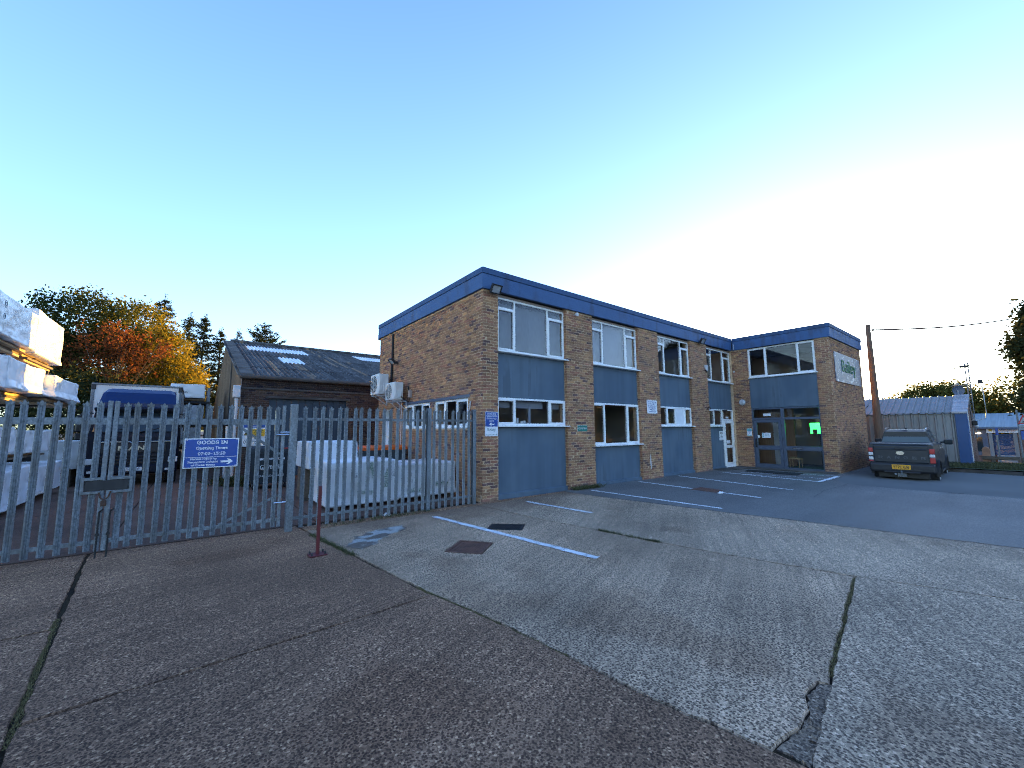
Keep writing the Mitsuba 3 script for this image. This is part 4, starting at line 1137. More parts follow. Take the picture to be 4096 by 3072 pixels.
# ================================================================== PALISADE FENCE AND GATES
def pale_mesh(z0, z1, w=.072):
    """A W-section palisade pale with a triple pointed head, its face towards -y, centred on x = 0."""
    prof = [(-w / 2, .010), (-w * .30, -.004), (-w * .13, .006), (0, -.006), (w * .13, .006), (w * .30, -.004), (w / 2, .010)]
    b = MB()
    zc = z1 - .075
    n = len(prof)
    v = [(x, y, z) for z in (z0, zc) for x, y in prof] + [(x, y + .003, z) for z in (z0, zc) for x, y in prof]
    f = []
    for s_ in (0, 2 * n):
        for i in range(n - 1): f.append([s_ + i, s_ + i + 1, s_ + n + i + 1, s_ + n + i] if s_ == 0 else [s_ + i + 1, s_ + i, s_ + n + i, s_ + n + i + 1])
    for i in (0, n - 1): f.append([i, n + i, 3 * n + i, 2 * n + i])
    b.raw(v, f)
    # head: a middle point and two side points splayed outwards
    def spike(p):
        p = np.array(p); q = p + [0, .003, 0]
        m = len(p)
        fs = [[0, i, i + 1] for i in range(1, m - 1)] + [[m, m + i + 1, m + i] for i in range(1, m - 1)]
        for i in range(m):
            j = (i + 1) % m; fs += [[i, m + i, m + j], [i, m + j, j]]
        b.raw(np.vstack([p, q]), fs)
    spike([(-.018, .003, zc), (.018, .003, zc), (.019, -.002, z1 - .035), (0, -.004, z1), (-.019, -.002, z1 - .035)])
    for s_ in (-1, 1):
        spike([(s_ * .014, .003, zc), (s_ * .032, .010, zc - .012), (s_ * .043, -.012, z1 - .052), (s_ * .036, -.016, z1 - .030), (s_ * .022, -.004, z1 - .042)])
    return b


PALE_Y = -.130
_pm = {}


def pale(parent, x, z0, z1, y=PALE_Y, lean=0.0):
    key = (round(z0, 2), round(z1, 2))
    if key not in _pm:
        (v, f), _ = pale_mesh(*key).done(); _pm[key] = mikit.ply((v, f), 'galv_bsdf', smooth=False)
    k = part(parent, 'pale', dict(_pm[key]), None)
    scene[k]['to_world'] = T().translate([x, y, 0]).rotate([0, 1, 0], lean)


def bolts(b, xs_, zs, y):
    for x in xs_:
        for z in zs: b.cyl((x, y - .012, z), (x, y + .01, z), .009, 6)


r = np.random.default_rng(5)
FEN = thing('palisade_fence', 'fixed galvanised palisade fence panel between the gate post and the brick office', 'fence')
FX = [-3.96, -3.81, -3.67, -3.52, -3.38, -3.24, -3.09, -2.95, -2.80, -2.65, -2.51, -2.36, -2.22, -2.07, -1.93, -1.77, -1.62, -1.37, -1.22, -1.07, -.91, -.77, -.61, -.46]
for x in FX: pale(FEN, x, .03, 2.185 + r.normal(0, .006), lean=r.normal(0, .25))
for z0, z1 in ((1.91, 1.96), (.175, .225)): b = MB(); b.box((-4.10, -.112, z0), (-.35, -.106, z1), .002); b.box((-4.10, -.106, z0), (-.35, -.07, z0 + .006)); part(FEN, 'rail', b, 'galv_rail_bsdf')
b = MB(); bolts(b, FX, (1.935, .2), PALE_Y - .002); part(FEN, 'bolt', b, 'galv_rail_bsdf', kind='stuff')
for x, zt in ((-1.49, 2.20), (-.32, 2.20)):
    b = MB(); b.box((x - .045, -.13, -.1), (x + .045, -.125, zt), .002); b.box((x - .004, -.125, -.1), (x + .004, -.05, zt)); b.box((x - .045, -.05, -.1), (x + .045, -.045, zt), .002)
    part(FEN, 'post', b, 'galv_rail_bsdf')
POST = single('gate_post', MB().box((-4.215, -.20, -.3), (-4.10, -.085, 2.20), .008), 'galv_bsdf', 'thick square galvanised gate post between the gates and the fence panel', 'post')


def gate_leaf(label, xs_, x_edge, x0, x1, hang):
    G = thing('palisade_gate', label, 'gate', 'pair of palisade gates')
    for x in xs_: pale(G, x, .10, 2.165 + r.normal(0, .006), lean=r.normal(0, .3))
    for z0, z1 in ((1.83, 1.925), (.185, .245)):
        b = MB(); b.box((x0, -.118, z0), (x1, -.112, z1), .002); b.box((x0, -.119, (z0 + z1) / 2 - .006), (x1, -.1165, (z0 + z1) / 2 + .006)); b.box((x0, -.112, z0), (x1, -.07, z0 + .006)); part(G, 'rail', b, 'galv_rail_bsdf')
    for x in x_edge:
        b = MB(); b.box((x - .026, -.14, .09), (x + .026, -.085, 2.17), .005); part(G, 'stile', b, 'galv_bsdf')
    b = MB(); bolts(b, xs_, (1.878, .215), PALE_Y - .002); part(G, 'bolt', b, 'galv_rail_bsdf', kind='stuff')
    return G


G1 = gate_leaf('right palisade gate leaf carrying the goods in sign', [-6.33, -6.21, -6.07, -5.92, -5.79, -5.645, -5.51, -5.365, -5.22, -5.08, -4.94, -4.81, -4.67, -4.53, -4.395], [-6.445, -4.31], -6.42, -4.33, 'r')
b = MB(); b.box((-.015, -.004, 0), (.015, .004, 1)); (v, f), _ = b.done()
def strut(parent, p, q):
    p, q = np.array(p), np.array(q); bb = MB(); d = q - p; n = np.array([-d[2], 0, d[0]]); n = n / np.linalg.norm(n) * .02
    v = np.array([p + n, q + n, q - n, p - n]); v2 = v + [0, .006, 0]
    bb.raw(np.vstack([v, v2]), [[0, 3, 2, 1], [4, 5, 6, 7], [0, 1, 5, 4], [1, 2, 6, 5], [2, 3, 7, 6], [3, 0, 4, 7]]); part(parent, 'brace', bb, 'galv_rail_bsdf')
strut(G1, (-5.02, -.104, 1.85), (-4.34, -.104, 1.32)); strut(G1, (-5.15, -.104, .24), (-4.34, -.104, .62))
b = MB(); b.cyl((-4.42, -.15, 1.66), (-4.20, -.15, 1.66), .013, 8); b.cyl((-4.36, -.16, 1.70), (-4.21, -.16, 1.70), .012, 8); b.cyl((-4.4, -.15, .5), (-4.2, -.15, .5), .013, 8); part(G1, 'hinge', b, 'chrome_bsdf')
G0 = gate_leaf('left palisade gate leaf running out of the picture', [-6.61, -6.74, -6.885, -7.03, -7.17, -7.32, -7.46, -7.605, -7.75, -7.89, -8.04, -8.18, -8.33, -8.47], [-6.515, -8.6], -8.58, -6.49, 'l')
b = MB()
for (x0, x1) in ((-6.73, -6.52), (-6.44, -6.20)):
    b.box((x0, -.16, 1.055), (x1, -.142, 1.095), .003); b.box((x0, -.16, .87), (x1, -.142, .905), .003)
    xx = x0 if x0 < -6.5 else x1 - .035
    b.box((xx, -.161, .905), (xx + .035, -.142, 1.055), .003)
LB = single('gate_lock_box', b, 'galv_rail_bsdf', 'rectangular lock box frame straddling the meeting stiles of the gates', 'lock box')
b = MB(); b.box((-6.69, -.147, .91), (-6.25, -.143, 1.05)); part(LB, 'dark_plate', b, 'iron_dark_bsdf')
b = MB(); b.tube([(-6.54, -.17, .89), (-6.52, -.175, .82), (-6.48, -.18, .78), (-6.44, -.175, .82), (-6.42, -.17, .9)], .010, 6); b.box((-6.51, -.2, .70), (-6.45, -.165, .78), .008); single('padlock_chain', b, 'rust_bsdf', 'rusty padlock and chain hanging below the gate lock box', 'padlock')
for x, lb in ((-6.515, 'drop bolt at the foot of the left gate leaf'), (-6.405, 'drop bolt at the foot of the right gate leaf')):
    k = thing('drop_bolt', lb, 'bolt', 'drop bolts of the gates')
    b = MB(); b.cyl((x, -.155, -.03), (x, -.155, .62), .010, 8); b.box((x - .02, -.17, .3), (x + .02, -.142, .33)); part(k, 'rod', b, 'iron_dark_bsdf')
    b = MB(); b.tube([(x, -.155, .62), (x + .04, -.19, .66)], .010, 6); part(k, 'handle', b, 'iron_dark_bsdf')

# goods in sign, hung on the gate
SF = Frame((-5.655, -.165, 0), (1, 0, 0), (0, -1, 0))
k = thing('goods_in_sign', 'blue goods in sign with opening times hung on the right gate leaf', 'sign')
b = MB(SF); b.box((0, 0, 1.155), (.70, .012, 1.615), .003); part(k, 'board', b, 'sign_white_bsdf')
b = MB(SF); b.box((.014, .012, 1.325), (.686, .0145, 1.601)); b.box((.014, .012, 1.169), (.686, .0145, 1.318)); part(k, 'blue_field', b, 'sign_blue_bsdf')
b = MB(SF)
b.text('GOODS IN', .35, 1.525, .052, .0145, .002, width=.39, bold=True); b.text('Opening Times', .35, 1.442, .042, .0145, .002, width=.40, bold=True); b.text('07:00-15:30', .35, 1.355, .044, .0145, .002, width=.35, bold=True)
b.text('Please report to', .25, 1.282, .027, .0145, .002, width=.33, bold=True); b.text('Reception outside', .25, 1.235, .027, .0145, .002, width=.38, bold=True); b.text('of these times', .25, 1.188, .027, .0145, .002, width=.30, bold=True)
arrow(b, .555, 1.245, .16, .09, .0145); part(k, 'lettering', b, 'sign_white_bsdf')
b = MB(SF); [b.cyl((u, .011, z), (u, .016, z), .007, 8) for u in (.03, .67) for z in (1.18, 1.59)]; part(k, 'screw', b, 'chrome_bsdf')

# dark red drop post
k = thing('red_bollard', 'thin dark red steel post on a bolted base plate', 'bollard')
b = MB(); b.box((-4.105, -1.952, .015), (-4.063, -1.912, .94), .004); part(k, 'post', b, 'bollard_bsdf')
b = MB(); b.box((-4.20, -2.03, .003), (-3.97, -1.84, .018), .004); part(k, 'base_plate', b, 'bollard_bsdf')
b = MB(); [b.cyl((x, y, .018), (x, y, .05), .012, 6) for x in (-4.17, -4.0) for y in (-2.0, -1.87)]; part(k, 'bolt', b, 'iron_dark_bsdf')

# drain covers
DF = Polygon([(-2.62, -2.92), (-2.14, -2.55), (-1.83, -2.98), (-2.28, -3.34)])
k = thing('manhole_cover', 'rusty chequered iron cover set in the near grey slab', 'manhole cover')
b = MB(); b.prism(DF.difference(DF.buffer(-.035)), -.08, 0.002); part(k, 'frame', b, 'iron_bsdf')
b = MB(); b.prism(DF.buffer(-.042), -.08, -.008); part(k, 'plate', b, 'iron_bsdf')
b = MB(); c0 = np.array([-2.22, -2.95]); e1 = np.array([.48, .37]); e1 /= np.linalg.norm(e1); e2 = np.array([-e1[1], e1[0]])
inner = DF.buffer(-.06)
for i in range(-8, 9):
    for j in range(-8, 9):
        p = c0 + e1 * i * .042 + e2 * j * .042
        if inner.contains(shapely.Point(p)):
            q2 = stripe(p - e1 * .013, p + e1 * .013, .011) if (i + j) % 2 else stripe(p - e2 * .013, p + e2 * .013, .011); b.prism(q2, -.009, -.003)
part(k, 'tread', b, 'iron_bsdf', kind='stuff')
DG = Polygon([(-1.42, -2.22), (-1.10, -1.95), (-.67, -2.36), (-1.0, -2.66)])
k = thing('gully_grating', 'dark barred drain grating beside the white line', 'drain grating')
b = MB(); b.prism(DG.difference(DG.buffer(-.03)), -.1, 0.0); part(k, 'frame', b, 'iron_dark_bsdf')
e1 = np.array([.43, -.41]) / .594; e2 = np.array([.32, .27]) / .419; c0 = np.array([-1.05, -2.30])
for i in range(-8, 9):
    p = c0 + e1 * i * .032
    g = stripe(p - e2 * .3, p + e2 * .3, .016).intersection(DG.buffer(-.028))
    if g.area > 1e-4: b = MB(); b.prism(g, -.04, -.006); part(k, 'bar', b, 'iron_dark_bsdf')
MH = Polygon([(5.68, -2.14), (6.27, -2.12), (6.15, -2.82), (5.61, -2.95)])
k = thing('manhole_cover', 'large rectangular manhole cover in the dark tarmac between white lines', 'manhole cover')
b = MB(); b.prism(MH.difference(MH.buffer(-.03)), 0, .016); b.prism(stripe((5.97, -2.13), (5.88, -2.88), .03), 0, .0155); part(k, 'frame', b, 'iron_bsdf')
b = MB(); b.prism(MH.buffer(-.034), 0, .0135); part(k, 'plate', b, 'iron_bsdf')
# litter
def crumple(c, s_, seed):
    m = trimesh.creation.icosphere(subdivisions=2, radius=1.0); r_ = np.random.default_rng(seed)
    v = m.vertices * (0.6 + .8 * r_.uniform(0, 1, (len(m.vertices), 1))) * s_; v[:, 2] = np.maximum(v[:, 2], -s_[2] * .4) + s_[2] * .4
    return (v + c, m.faces)
single('litter', crumple(np.array([5.57, -3.02, .014]), np.array([.10, .045, .03]), 1), 'white_board_bsdf', 'crumpled white paper cup lying on the tarmac by a white line', 'litter')
single('litter', crumple(np.array([-2.35, -.02, .0]), np.array([.06, .05, .04]), 2), 'white_board_bsdf', 'scrap of white paper under the fence panel', 'litter')
single('litter', crumple(np.array([*onto((10.55, -7.25)), .017 + dip(*onto((10.55, -7.25)))]), np.array([.10, .05, .02]), 3), 'pale_bsdf', 'pale leaf litter on the dark tarmac patch at the right', 'litter')

# ================================================================== WAREHOUSE
WH = thing('brick_warehouse', 'old brick warehouse with dark corrugated roof and a wide navy door', 'warehouse')
Y0, XL, EZ = 9.0, -4.30, 3.70
WHF = Frame((XL, Y0, 0), (1, 0, 0), (0, -1, 0))
DX0, DX1, DZ = -3.42 - XL, -.64 - XL, 2.92
st = {}
b = MB(WHF)
for a, c in (((0, -.3, -.2), (DX0, -.004, 3.22)), ((DX1, -.3, -.2), (14.3, -.004, 3.22)), ((DX0, -.3, DZ + .10), (DX1, -.004, 3.22)), ((0, -.3, 3.30), (14.3, -.004, 3.62))): b.box(a, c)
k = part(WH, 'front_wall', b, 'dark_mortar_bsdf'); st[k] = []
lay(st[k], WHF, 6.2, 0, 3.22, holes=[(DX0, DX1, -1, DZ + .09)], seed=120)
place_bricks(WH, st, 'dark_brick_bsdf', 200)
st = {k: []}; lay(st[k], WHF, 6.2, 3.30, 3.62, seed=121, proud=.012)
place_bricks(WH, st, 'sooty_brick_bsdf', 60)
b = MB(WHF); b.box((-.01, -.3, 3.222), (6.5, .035, 3.296), .01); part(WH, 'string_course', b, 'stained_concrete_bsdf')
b = MB(WHF); b.box((DX0 - .1, -.29, DZ), (DX1 + .1, .006, DZ + .095), .006); part(WH, 'door_lintel', b, 'stained_concrete_bsdf')
for i in range(11):
    w = (DX1 - DX0) / 11
    b = MB(WHF); b.box((DX0 + i * w + .004, -.20, .03), (DX0 + (i + 1) * w - .004, -.15 + (.01 if i % 2 else 0), DZ - .002), .006); part(WH, 'door_board', b, 'navy_door_bsdf')
# gable wall with its own bands, facing the gate side
YR, ZR, YB = 21.8, 7.16, 34.6
b = MB(Frame((XL, 0, 0), (0, 1, 0), (-1, 0, 0)))
b.prism(Polygon([(Y0 + .31, -.2), (YB, -.2), (YB, 3.65), (YR, ZR - .10), (Y0 + .31, 3.58)]), -.3, 0, axis=1)
part(WH, 'gable_wall', b, 'gable_render_bsdf')
b = MB(Frame((XL, 0, 0), (0, 1, 0), (-1, 0, 0)))
b.box((Y0 + .4, 0.001, 2.0), (YB - .1, .04, 2.10)); b.box((14.6, .001, 2.1), (14.75, .05, 5.0)); part(WH, 'gable_band', b, 'stained_concrete_bsdf')
b = MB(Frame((XL, 0, 0), (0, 1, 0), (-1, 0, 0))); b.box((15.5, .002, .3), (17.2, .02, 2.0)); part(WH, 'gable_opening', b, 'black_bsdf')
# corrugated sheets, each one a piece; rows from eave to ridge
SL = (ZR - EZ) / (YR - Y0)
rows = [8.86, 11.12, 13.38, 15.66, 17.95, 20.38, 21.86]
def sheet_mesh(length, amp=.034, pitch=.1703, ncor=6):
    u = np.linspace(0, ncor * pitch + .03, ncor * 8 + 2); h = amp * np.cos(2 * np.pi * u / pitch)
    v = []
    for s_ in (0, length):
        for a, hh in zip(u, h): v.append((a, s_, hh))
    n = len(u)
    v = v + [(x, y, z - .007) for x, y, z in v]
    f = [[i, i + 1, n + i + 1, n + i] for i in range(n - 1)] + [[2 * n + i + 1, 2 * n + i, 3 * n + i, 3 * n + i + 1] for i in range(n - 1)] + [[i + 1, i, 2 * n + i, 2 * n + i + 1] for i in range(n - 1)]
    return np.array(v), np.array(f)
ang = math.atan(SL)
plys = {}
r = np.random.default_rng(9)
for j, (ya, yb) in enumerate(zip(rows[:-1], rows[1:])):
    L = (yb - ya) / math.cos(ang) + .12
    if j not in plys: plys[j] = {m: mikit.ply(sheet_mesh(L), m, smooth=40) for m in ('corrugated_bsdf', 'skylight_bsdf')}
    for i in range(14):
        x = -3.45 + (i - 1) * 1.022
        sky_l = (j == 4 and 1 <= i <= 3) or (j == 2 and i == 2) or (j == 4 and i >= 7)
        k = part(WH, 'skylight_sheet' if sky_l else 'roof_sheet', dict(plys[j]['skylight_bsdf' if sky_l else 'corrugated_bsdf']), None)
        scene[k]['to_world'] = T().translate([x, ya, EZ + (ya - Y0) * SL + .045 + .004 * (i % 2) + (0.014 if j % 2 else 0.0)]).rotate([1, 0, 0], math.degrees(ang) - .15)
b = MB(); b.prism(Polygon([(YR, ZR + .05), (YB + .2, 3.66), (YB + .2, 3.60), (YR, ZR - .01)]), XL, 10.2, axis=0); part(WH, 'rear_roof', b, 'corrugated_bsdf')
b = MB()
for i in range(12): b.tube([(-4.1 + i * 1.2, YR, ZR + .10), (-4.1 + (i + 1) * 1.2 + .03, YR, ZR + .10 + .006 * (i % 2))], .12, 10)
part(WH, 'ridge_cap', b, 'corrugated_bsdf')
# verge tiles along the gable slope, and the gutter
for i in range(9):
    ya, yb = 8.9 + i * 1.433, 8.9 + (i + 1) * 1.433 - .015
    b = MB(); z = lambda y: EZ + (y - Y0) * SL + .09 + .012 * (i % 2)
    for (x0, x1, o) in ((XL - .06, XL + .34, .0),): b.raw([(x0, ya, z(ya)), (x1, ya, z(ya) + .02), (x1, yb, z(yb) + .02), (x0, yb, z(yb)), (x0, ya, z(ya) - .15), (x1, ya, z(ya) - .05), (x1, yb, z(yb) - .05), (x0, yb, z(yb) - .15)], [[0, 1, 2, 3], [4, 7, 6, 5], [0, 4, 5, 1], [1, 5, 6, 2], [2, 6, 7, 3], [3, 7, 4, 0]])
    part(WH, 'verge_slab', b, 'stained_concrete_bsdf')
b = MB(); b.tube([(XL - .08, Y0 - .12, EZ - .03), (2.2, Y0 - .12, EZ - .045)], .075, 10); part(WH, 'gutter', b, 'stained_concrete_bsdf')
b = MB(); b.box((.2, Y0 - .24, EZ + .07), (1.05, Y0 - .05, EZ + .10)); part(WH, 'flashing_piece', b, 'timber_bsdf')
b = MB(); b.box((-4.55, Y0 - .20, 2.90), (-4.33, Y0 - .02, 3.33), .02); b.cyl((-4.43, Y0 - .10, 0), (-4.43, Y0 - .10, 2.9), .055, 14); [b.cyl((-4.43, Y0 - .10, z), (-4.43, Y0 - .10, z + .06), .064, 14) for z in (.6, 1.9, 2.5)]; b.box((-4.6, Y0 - .03, 2.52), (-4.3, Y0 - .0, 2.56)); part(WH, 'downpipe', b, 'pale_bsdf')
b = MB(); b.cyl((-4.62, Y0 + .1, 0), (-4.62, Y0 + .1, 1.9), .05, 12); b.cyl((-4.78, Y0 + .2, 0), (-4.78, Y0 + .2, 1.85), .035, 10); part(WH, 'white_side_pipe', b, 'pale_bsdf')

# safety sign on the warehouse corner
SG = Frame((-4.18, Y0 - .03, 0), (1, 0, 0), (0, -1, 0))
k = thing('safety_sign', 'white safety sign with blue top and yellow forklift warning on the warehouse corner', 'sign')
b = MB(SG); b.box((0, 0, 1.17), (.70, .012, 1.99), .003); part(k, 'board', b, 'sign_white_bsdf')
b = MB(SG); b.box((.02, .012, 1.84), (.68, .015, 1.98)); part(k, 'blue_field', b, 'sign_blue_bsdf')
b = MB(SG); b.text('SAFETY', .35, 1.935, .04, .015, .002, width=.4, bold=True); b.box((.25, .015, 1.868), (.45, .017, 1.885)); part(k, 'white_lettering', b, 'sign_white_bsdf')
b = MB(SG); b.box((.25, .012, 1.53), (.68, .015, 1.79)); b.prism(Polygon([(.03, 1.57), (.23, 1.57), (.13, 1.74)]), .012, .0145, axis=1); part(k, 'yellow_field', b, 'sign_yellow_bsdf')
b = MB(SG); b.text('Caution', .465, 1.715, .05, .015, .002, width=.31, bold=True); b.text('Forklift trucks', .465, 1.645, .036, .015, .002, width=.39, bold=True); b.text('in operation', .465, 1.57, .036, .015, .002, width=.35, bold=True)
tri = Polygon([(.03, 1.57), (.23, 1.57), (.13, 1.74)]); b.prism(tri.difference(tri.buffer(-.016)), .0145, .016, axis=1); b.box((.10, .0145, 1.60), (.15, .016, 1.65)); b.box((.085, .0145, 1.59), (.10, .016, 1.67))
c = shapely.Point(.13, 1.34); b.prism(c.buffer(.085).difference(c.buffer(.075)), .012, .014, axis=1); b.text('5', .13, 1.30, .08, .012, .002, bold=True)
b.text('5 mph', .465, 1.42, .045, .012, .002, width=.2, bold=True); b.text('Please drive', .465, 1.34, .036, .012, .002, width=.33, bold=True); b.text('carefully', .465, 1.275, .036, .012, .002, width=.24, bold=True)
b.box((.25, .012, 1.215), (.68, .0135, 1.222)); b.box((.25, .012, 1.49), (.68, .0135, 1.497)); part(k, 'black_lettering', b, 'sign_ink_bsdf')

# ================================================================== BINS
def wheelie(label, x0, x1, y0, y1, zt, body, lid, lidz=.16):
    k = thing('wheeled_bin', label, 'bin')
    pts = [(x0 + .05, y0 + .05, .16), (x1 - .05, y0 + .05, .16), (x1 - .05, y1 - .05, .16), (x0 + .05, y1 - .05, .16), (x0, y0, zt - .22), (x1, y0, zt - .22), (x1, y1, zt - .22), (x0, y1, zt - .22)]
    b = MB(); b.tm(hull(pts)); b.box((x0 - .02, y0 - .025, zt - .27), (x1 + .02, y1 + .02, zt - .20), .01)
    b.box((x0 + .05, y0 - .012, .55 * zt), (x1 - .05, y0 + .03, .55 * zt + .02)); b.box((x0 + .06, y0 + .01, .3 * zt), (x1 - .06, y0 + .05, .3 * zt + .02))
    part(k, 'body', b, body)
    b = MB(); y_ = np.linspace(0, 1, 7)
    prof = [(y0 - .04, zt - .20)] + [(y0 - .04 + (y1 - y0 + .08) * t, zt - .20 + lidz * math.sin(math.pi * min(1, .18 + .82 * t * .62)) ** .7) for t in y_] + [(y1 + .04, zt - .20)]
    b.prism(Polygon(prof).convex_hull, x0 - .03, x1 + .03, axis=0)
    part(k, 'lid', b, lid)
    for x in (x0 + .12, x1 - .12):
        for y in (y0 + .12, y1 - .12):
            b = MB(); b.cyl((x - .025, y, .08), (x + .025, y, .08), .08, 14); part(k, 'wheel', b, 'rubber_bsdf')
    b = MB(); [b.box((x - .05, y - .02, .1), (x + .05, y + .02, .17)) for x in (x0 + .12, x1 - .12) for y in (y0 + .12, y1 - .12)]; part(k, 'castor', b, 'chrome_bsdf')
    return k


k = wheelie('dark four wheeled waste bin with white lettering by the warehouse corner', -4.18, -3.12, 5.95, 6.95, 1.30, 'bin_bsdf', 'bin_bsdf')
BF = Frame((-3.65, 5.955, 0), (1, 0, 0), (0, -1, 0))
b = MB(BF); b.text('VEOLIA', .10, .60, .095, .004, .006, width=.40, bold=True); b.text('0345 606 0460', .0, .36, .065, -.005, .006, width=.70, bold=False)
c = shapely.Point(-.21, .645); b.prism(c.buffer(.075).difference(c.buffer(.055)), .004, .01, axis=1); b.prism(shapely.Point(-.21, .625).buffer(.025), .004, .01, axis=1)
b.box((-.30, .008, .905), (.36, .012, .915)); b.box((-.30, .008, .86), (.36, .012, .87)); b.box((.26, .008, .87), (.36, .0115, .905)); b.box((-.30, .008, .87), (-.22, .0115, .905)); b.box((-.12, .008, .88), (.2, .0115, .897)); part(k, 'lettering', b, 'sign_white_bsdf')
b = MB(BF); b.box((.30, .045, 1.18), (.42, .05, 1.215)); part(k, 'red_sticker', b, 'sign_red_bsdf')
k = wheelie('dark bin with orange lid behind the white wrapped packs', -1.52, -.18, 4.1, 5.05, 1.32, 'bin_grey_bsdf', 'orange_bsdf', .13)
b = MB(); b.box((-1.0, 4.05, 1.08), (-.93, 4.09, 1.16)); b.box((-1.0, 4.09, .92), (-.93, 4.1, .96)); part(k, 'catch', b, 'pale_bsdf')

# ================================================================== WRAPPED PACKS
def wrapped(a, c, seed, amp=.02, skirt=.0, sag=0.0, n=.065):
    """A pack in plastic film: a rounded box, creased and sagging between its edges."""
    a, c = np.array(a, float), np.array(c, float)
    m = rounded(a, c, .035, 1)
    v, f = trimesh.remesh.subdivide_to_size(m.vertices, m.faces, n, max_iter=12)
    m = trimesh.Trimesh(v, f); m.merge_vertices()
    v = m.vertices.copy(); nrm = m.vertex_normals
    s1 = meshkit.fbm(v * [2.2, 2.2, 3.4] + seed * 7, 3, seed) - .5
    s2 = meshkit.fbm(v * [7, 7, 2.5] + seed * 3, 2, seed + 3) - .5
    rid = np.abs(meshkit.fbm(v * [2.6, 2.6, 2.0] + seed, 2, seed + 9) - .5)
    v = v + nrm * (amp * 1.6 * s1 + amp * .22 * s2 - amp * 1.1 * rid)[:, None]
    if sag:
        t = (v[:, 2] - a[2]) / (c[2] - a[2]); v[:, 2] -= sag * np.clip(t, 0, 1) * np.sin(np.pi * np.clip((v[:, 1] - a[1]) / (c[1] - a[1]), 0, 1))
    if skirt:
        t = np.clip((a[2] + .18 - v[:, 2]) / .2, 0, 1); cen = (a + c) / 2
        d = v[:, :2] - cen[:2]; v[:, :2] += d / (np.linalg.norm(d, axis=1, keepdims=True) + 1e-9) * (skirt * t * (.4 + meshkit.noise(v * 8, seed)))[:, None]
    return (v, m.faces)


def print_on(parent, fr, items, bsdf='print_green_bsdf', d=.02):
    b = MB(fr)
    for (t, u, z, h, rot) in items: b.text(t, u, z, h, d, .003, turn=rot)
    part(parent, 'print', b, bsdf)


def rings(parent, fr, items, d=.02):
    b = MB(fr)
    for (u, z, r_) in items:
        c = shapely.Point(u, z); b.prism(c.buffer(r_).difference(c.buffer(r_ * .86)), d, d + .003, axis=1); b.prism(shapely.Point(u, z - r_ * .15).buffer(r_ * .3), d, d + .003, axis=1)
    part(parent, 'ink_mark', b, 'print_ink_bsdf')


PF = Frame((-3.16, 1.21, 0), (1, 0, 0), (0, -1, 0))
k = thing('wrapped_pack', 'long white plastic wrapped pack on the ground behind the fence panel, nearer half at left', 'wrapped pack', 'white wrapped packs behind the fence')
part(k, 'film', wrapped((-3.18, 1.22, .07), (-1.62, 2.95, 1.03), 3, .022, .06), 'wrap_bsdf', smooth=60)
print_on(k, PF, [('Bailey', .78, .30, .085, 0), ('Bailey', 1.29, .62, .11, 1.5), ('Bailey', .88, .78, .10, -1.2)]); rings(k, PF, [(.55, .72, .05), (1.42, .70, .055), (1.15, .82, .04)])
b = MB(); [b.box((x, 1.28, 0), (x + .09, 2.9, .07)) for x in (-3.0, -2.4, -1.8)]; part(k, 'bearer', b, 'bearer_bsdf')
k = thing('wrapped_pack', 'long white plastic wrapped pack behind the fence panel, half nearer the office', 'wrapped pack', 'white wrapped packs behind the fence')
part(k, 'film', wrapped((-1.60, 1.24, .09), (-.02, 2.7, .90), 5, .024, .07), 'wrap_bsdf', smooth=60)
print_on(k, PF, [('Bailey', 1.95, .22, .095, .05), ('Bailey', 2.72, .34, .095, .1)]); rings(k, PF, [(1.83, .66, .05), (1.85, .49, .05), (2.95, .46, .04), (2.85, .24, .04)])
b = MB(); [b.box((x, 1.3, 0), (x + .09, 2.65, .09)) for x in (-1.5, -.9, -.25)]; part(k, 'bearer', b, 'bearer_bsdf')
k = thing('wrapped_pack', 'smaller white wrapped pack lying on top at the left behind the fence', 'wrapped pack', 'white wrapped packs behind the fence')
part(k, 'film', wrapped((-3.36, 2.45, .80), (-2.2, 3.9, 1.46), 8, .02), 'wrap_bsdf', smooth=60)
single('timber_stack', MB().box((-3.3, 2.97, 0), (-2.2, 3.9, .78), .01), 'bearer_bsdf', 'dark timber stack under the smaller white pack behind the fence', 'timber stack')

# the rack of wrapped timber at the left edge
RK = thing('timber_rack', 'dark steel cantilever rack holding wrapped timber at the left edge', 'rack')
for y in (1.2, 4.3, 7.4):
    b = MB(); b.box((-10.5, y - .07, 0), (-10.3, y + .07, 4.4)); part(RK, 'column', b, 'iron_dark_bsdf')
    for z in (1.12, 2.50, 3.30):
        b = MB(); b.box((-12.2, y - .05, z - .13), (-8.62, y + .05, z)); part(RK, 'arm', b, 'iron_dark_bsdf')
packs = [
    (-.2, 2.35, 3.52, 4.40, 'upper white wrapped timber pack on the rack, nearest the picture edge'),
    (2.40, 5.55, 3.55, 4.38, 'upper white wrapped timber pack with printed symbols, second along the rack'),
    (5.60, 7.85, 3.50, 4.56, 'sunlit upper timber pack at the far end of the rack'),
    (.5, 4.05, 2.58, 3.22, 'wrapped timber pack on the middle arms at the picture edge'),
    (4.10, 6.55, 2.60, 3.24, 'wrapped timber pack on the middle arms, partly in sunlight'),
    (6.60, 9.1, 2.58, 3.14, 'wrapped timber pack on the middle arms at the far end with a torn skirt'),
    (2.6, 5.9, 1.26, 1.86, 'white wrapped timber pack on the lowest arms of the rack, near end'),
    (5.95, 9.0, 1.22, 1.80, 'white wrapped timber pack on the lowest arms of the rack, far end'),
    (2.9, 6.3, .12, .98, 'white wrapped timber pack on the ground under the rack, near end'),
    (6.35, 9.3, .16, .92, 'white wrapped timber pack on the ground under the rack, far end'),
]
